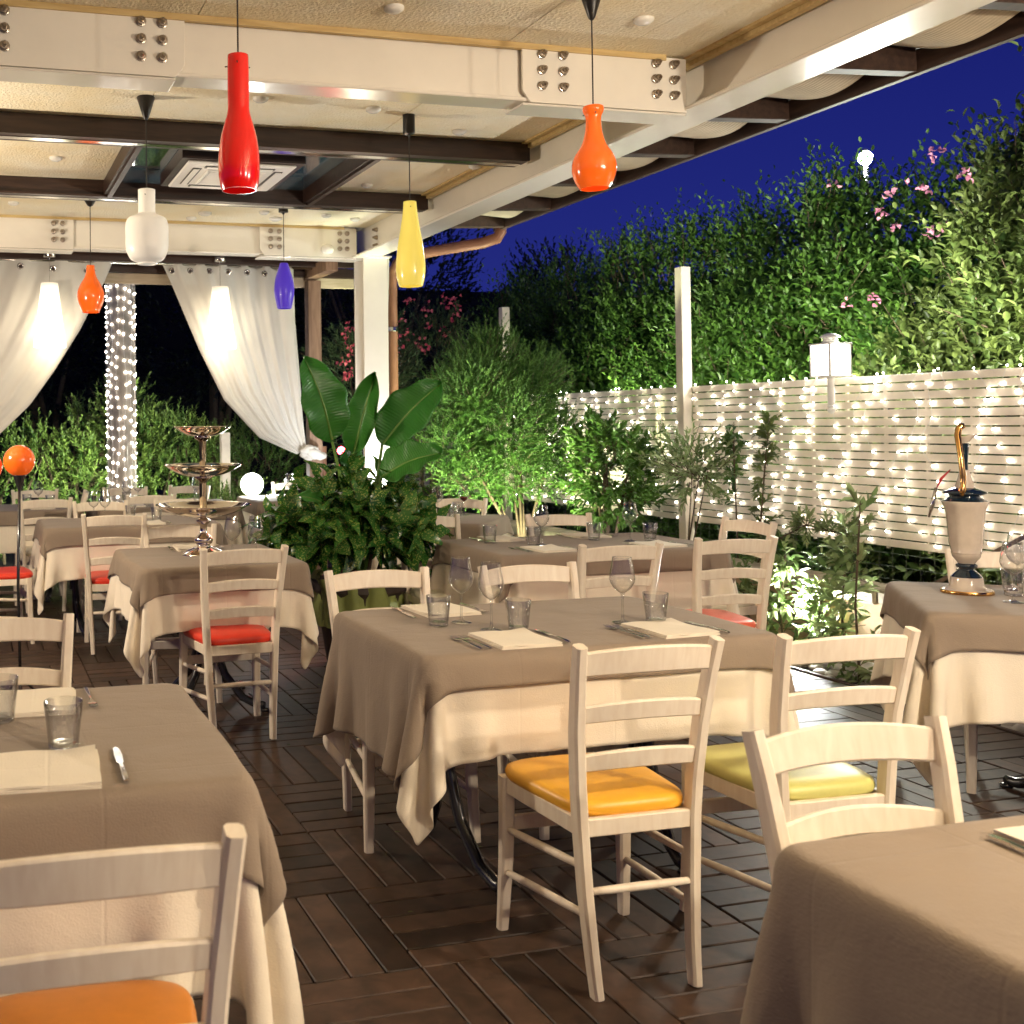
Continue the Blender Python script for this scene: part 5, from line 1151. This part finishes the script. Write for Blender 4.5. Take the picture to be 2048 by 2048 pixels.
bush('garden_bush', 'dim shrub under fence post between downpipe and needle leaved bush', 'bush', (4.6, 10.0, 0), (4.55, 10.0, 1.2), (.55, .4, .75), 360, 77, LFM['hedge'], leaf=.05, wid=.02, long_=.25, trunk=4)
# far dark trees
for k, (x, y, z, R_, la) in enumerate(((7.5, 19, 3.6, 2.1, 'dark tree beyond the hedge, left of it against blue sky'), (4.5, 20, 3.4, 2.4, 'dark tree behind the oleanders'), (1.5, 21, 3.0, 2.4, 'dark tree mass far behind the wrapped pole'), (-1.6, 20, 3.2, 2.5, 'dark tree far behind left curtain'), (10.5, 17.5, 2.9, 1.9, 'dark tree beyond the tall hedge at left end'))):
    bush('far_tree', la, 'tree', (x, y, 0), (x, y, z), (R_, 1.2, R_*.85), 700, 80+k, LFM['dark'], leaf=.16, wid=.07, long_=.6, trunk=5, per=10, stem_n=60, trad=.06, grp='dark trees beyond the garden')
# back garden boundary hedge closing the view
b = MB(); b.box((2, 24, 2.3), (34, .4, 4.6)); tag(b.build('boundary_wall', mat('dark_boundary', (.012, .012, .012), rough=.9, namt=.3)), 'dark unlit boundary wall closing the far end of garden', 'wall')

# ---------------------------------------------------------------- potted strelitzia with underplanting
pp = thing('potted_plant', 'large planter with banana like leaves above speckled shrub, centre of terrace', 'plant', (2.28, 6.15, 0)); pb = np.array([2.28, 6.15, 0])
m_ = MB(); m_.lathe([(.19, 0), (.21, .02), (.27, .42), (.30, .45), (.30, .50), (.27, .50), (.26, .46), (.001, .45)], n=32); m_.build('pot', mat('dark_pot', (.05, .035, .03), rough=.5), pp, auto=True)
m_ = MB(); r = np.random.default_rng(5); N = 72; vs = []; fs = []
for j in range(9):
    for i in range(N):
        a = 2*pi*i/N; f = j/8; rr = .285+.02*f+(.035*f+.008)*sin(9*a+2*sin(3*a)+f*2)+.012*sin(23*a+f*5); zz = .24+.30*f+.02*sin(5*a)*f
        vs.append((rr*cos(a), rr*sin(a), zz))
for j in range(8):
    for i in range(N): fs.append((j*N+i, j*N+(i+1) % N, (j+1)*N+(i+1) % N, (j+1)*N+i))
m_.add(vs, fs); m_.build('tulle_wrap', mat('green_tulle', (.26, .30, .09), rough=.6, namt=.2, nscale=9), pp, smooth=True)
r = np.random.default_rng(6); n = 130
v = nrm(r.normal(0, 1, (n, 3))); v[:, 2] = np.abs(v[:, 2])*1.1-.35; v = nrm(v)
O = np.array([-.05, -.03, .74])+v*np.array([.44, .32, .27])*r.uniform(.35, 1, (n, 1)); D = v*[1, 1, .6]+[0, 0, .35]+r.normal(0, .25, (n, 3))
leaves_mesh(*sprigs(O, D, r.uniform(.10, .2, n), 6, .24, .13, r, spread=1.7, droop=.55), name='shrub_foliage', m=LFM['aucuba'], parent=pp, fold=.12)
stems(O, D, r.uniform(.12, .24, n), 'twigs', MT['stemw'], pp, .003)
m_ = MB()
for q in range(8): a = q*.8; m_.tube([(.08*cos(a), .08*sin(a), .45), (.15*cos(a), .15*sin(a), .65), (.3*cos(a), .26*sin(a), .85)], [.012, .01, .006], n=6)
m_.build('branches', MT['stemw'], pp, smooth=True)
def big_leaf(tip, base, width, petiole0, tilt=0.0, cup=.12, bendy=.05, wav=.018, seed=0, yaw_=0.0, face=(0, -1, .25)):
    """paddle leaf from base to tip in world points; the blade faces roughly 'face'"""
    rr = np.random.default_rng(seed); tip = np.array(tip, float)-pb; base = np.array(base, float)-pb; ax = tip-base; L_ = np.linalg.norm(ax); ax /= L_
    nn = np.array(face, float); nn -= ax*nn.dot(ax); nn /= np.linalg.norm(nn); sd = np.cross(ax, nn); NU, NV = 16, 120; vs = []; fs = []; ph = rr.random(4)*6
    for j in range(NV+1):
        f = j/NV; wv = width*.5*(sin(pi*min(1, f**.75))**.62)*(1.0 if f < .93 else 1-(f-.93)*3)
        c = base+ax*L_*f+nn*bendy*sin(pi*f)
        for i in range(NU+1):
            u = -1+2*i/NU; e = abs(u)
            off = cup*width*(e**1.5)*(1 if 1 else 0)+wav*sin(f*18+ph[0]+u*2)*e*e+.0022*sin(f*190+e*9)*min(1, e*3)
            vs.append(tuple(c+sd*wv*u+nn*off-nn*.006*(1-e)**4))
    for j in range(NV):
        for i in range(NU): a = j*(NU+1)+i; fs.append((a, a+1, a+NU+2, a+NU+1))
    m_ = MB(); m_.add(vs, fs); o = m_.build('big_leaf', LFM['bird'], pp, smooth=True); set_rnd(o.data, [float(rr.random())]*len(o.data.polygons))
    so = o.modifiers.new('t', 'SOLIDIFY'); so.thickness = .0015
    mm_ = MB(); p0 = np.array(petiole0, float)-pb
    mid = [tuple(base+ax*L_*f+nn*(bendy*sin(pi*f)-.004)) for f in (.0, .2, .4, .6, .8, .96)]
    mm_.tube([tuple(p0), tuple(p0*.5+base*.5+np.array([0, 0, .0])), tuple(base)]+mid[1:], [.013, .011, .009, .007, .006, .005, .0035, .002], n=8); mm_.build('petiole', mat('petiole_%d' % seed, (.15, .28, .06), rough=.4, namt=.1), o, smooth=True)
def A(px_, py_, Y): return at(px_, py_, 1, Y)
g0 = (2.30, 6.15, .5)
big_leaf(A(607, 712, 6.0), A(664, 880, 6.05), .30, g0, cup=.10, seed=1, face=(.12, -1, .1))
big_leaf(A(752, 745, 6.15), A(708, 905, 6.2), .19, g0, cup=.35, seed=2, face=(-.5, -.9, .1))
big_leaf(A(884, 765, 6.05), A(764, 890, 6.1), .30, g0, cup=.10, seed=3, face=(-.35, -.8, .6))
big_leaf(A(888, 905, 5.85), A(762, 955, 6.0), .25, g0, cup=.14, seed=4, face=(-.1, -.75, .75))
big_leaf(A(700, 858, 6.3), A(690, 965, 6.3), .16, g0, cup=.1, seed=5, face=(.2, -1, .1))
big_leaf(A(595, 990, 5.9), A(660, 1030, 6.05), .12, g0, cup=.1, seed=6, face=(.1, -.8, .6))
# log pile at far left
for k, (x, z) in enumerate(((.02, .90), (-.22, .88), (-.1, .70), (.1, .70), (-.3, .70), (.0, .52), (-.2, .52))):
    m_ = MB(); m_.tube([(x, 10.0, z), (x, 10.5, z)], .10, n=14); o = m_.build('log', MT['brown'], auto=True); tag(o, 'cut round log in stack at far left, '+('top right', 'top left', 'middle of middle row', 'right of middle row', 'left of middle row', 'bottom right', 'bottom left')[k], 'log', 'stacked logs')
m_ = MB(); m_.tube([(2.92, 8.74, 0), (2.92, 8.74, 1.245)], .027, n=14); tag(m_.build('copper_post', MT['copper'], auto=True), 'short copper coloured post beside knotted curtain', 'post')
m_ = MB(); m_.box((2.5, 10.6, .68), (.09, .09, 1.36), bev=.005); tag(m_.build('garden_post', MT['post']), 'pale wooden garden post in hedge above globe lamp', 'post')

# a few fallen leaves on the deck
r = np.random.default_rng(99); n = 46
B = np.stack([r.uniform(.2, 4.4, n), r.uniform(2.2, 7.5, n), np.full(n, .0045)], 1); D = np.stack([r.normal(0, 1, n), r.normal(0, 1, n), np.full(n, .04)], 1)
tag(leaves_mesh(B, D, np.tile([0, 0, 1.], (n, 1)), r.uniform(.012, .03, n), r.uniform(.006, .012, n), r.uniform(0, .1, n), r.random(n), 'fallen_leaves', LFM['hedge2'], None), 'tiny fallen leaves scattered over the dark deck', 'leaves', kind='stuff')
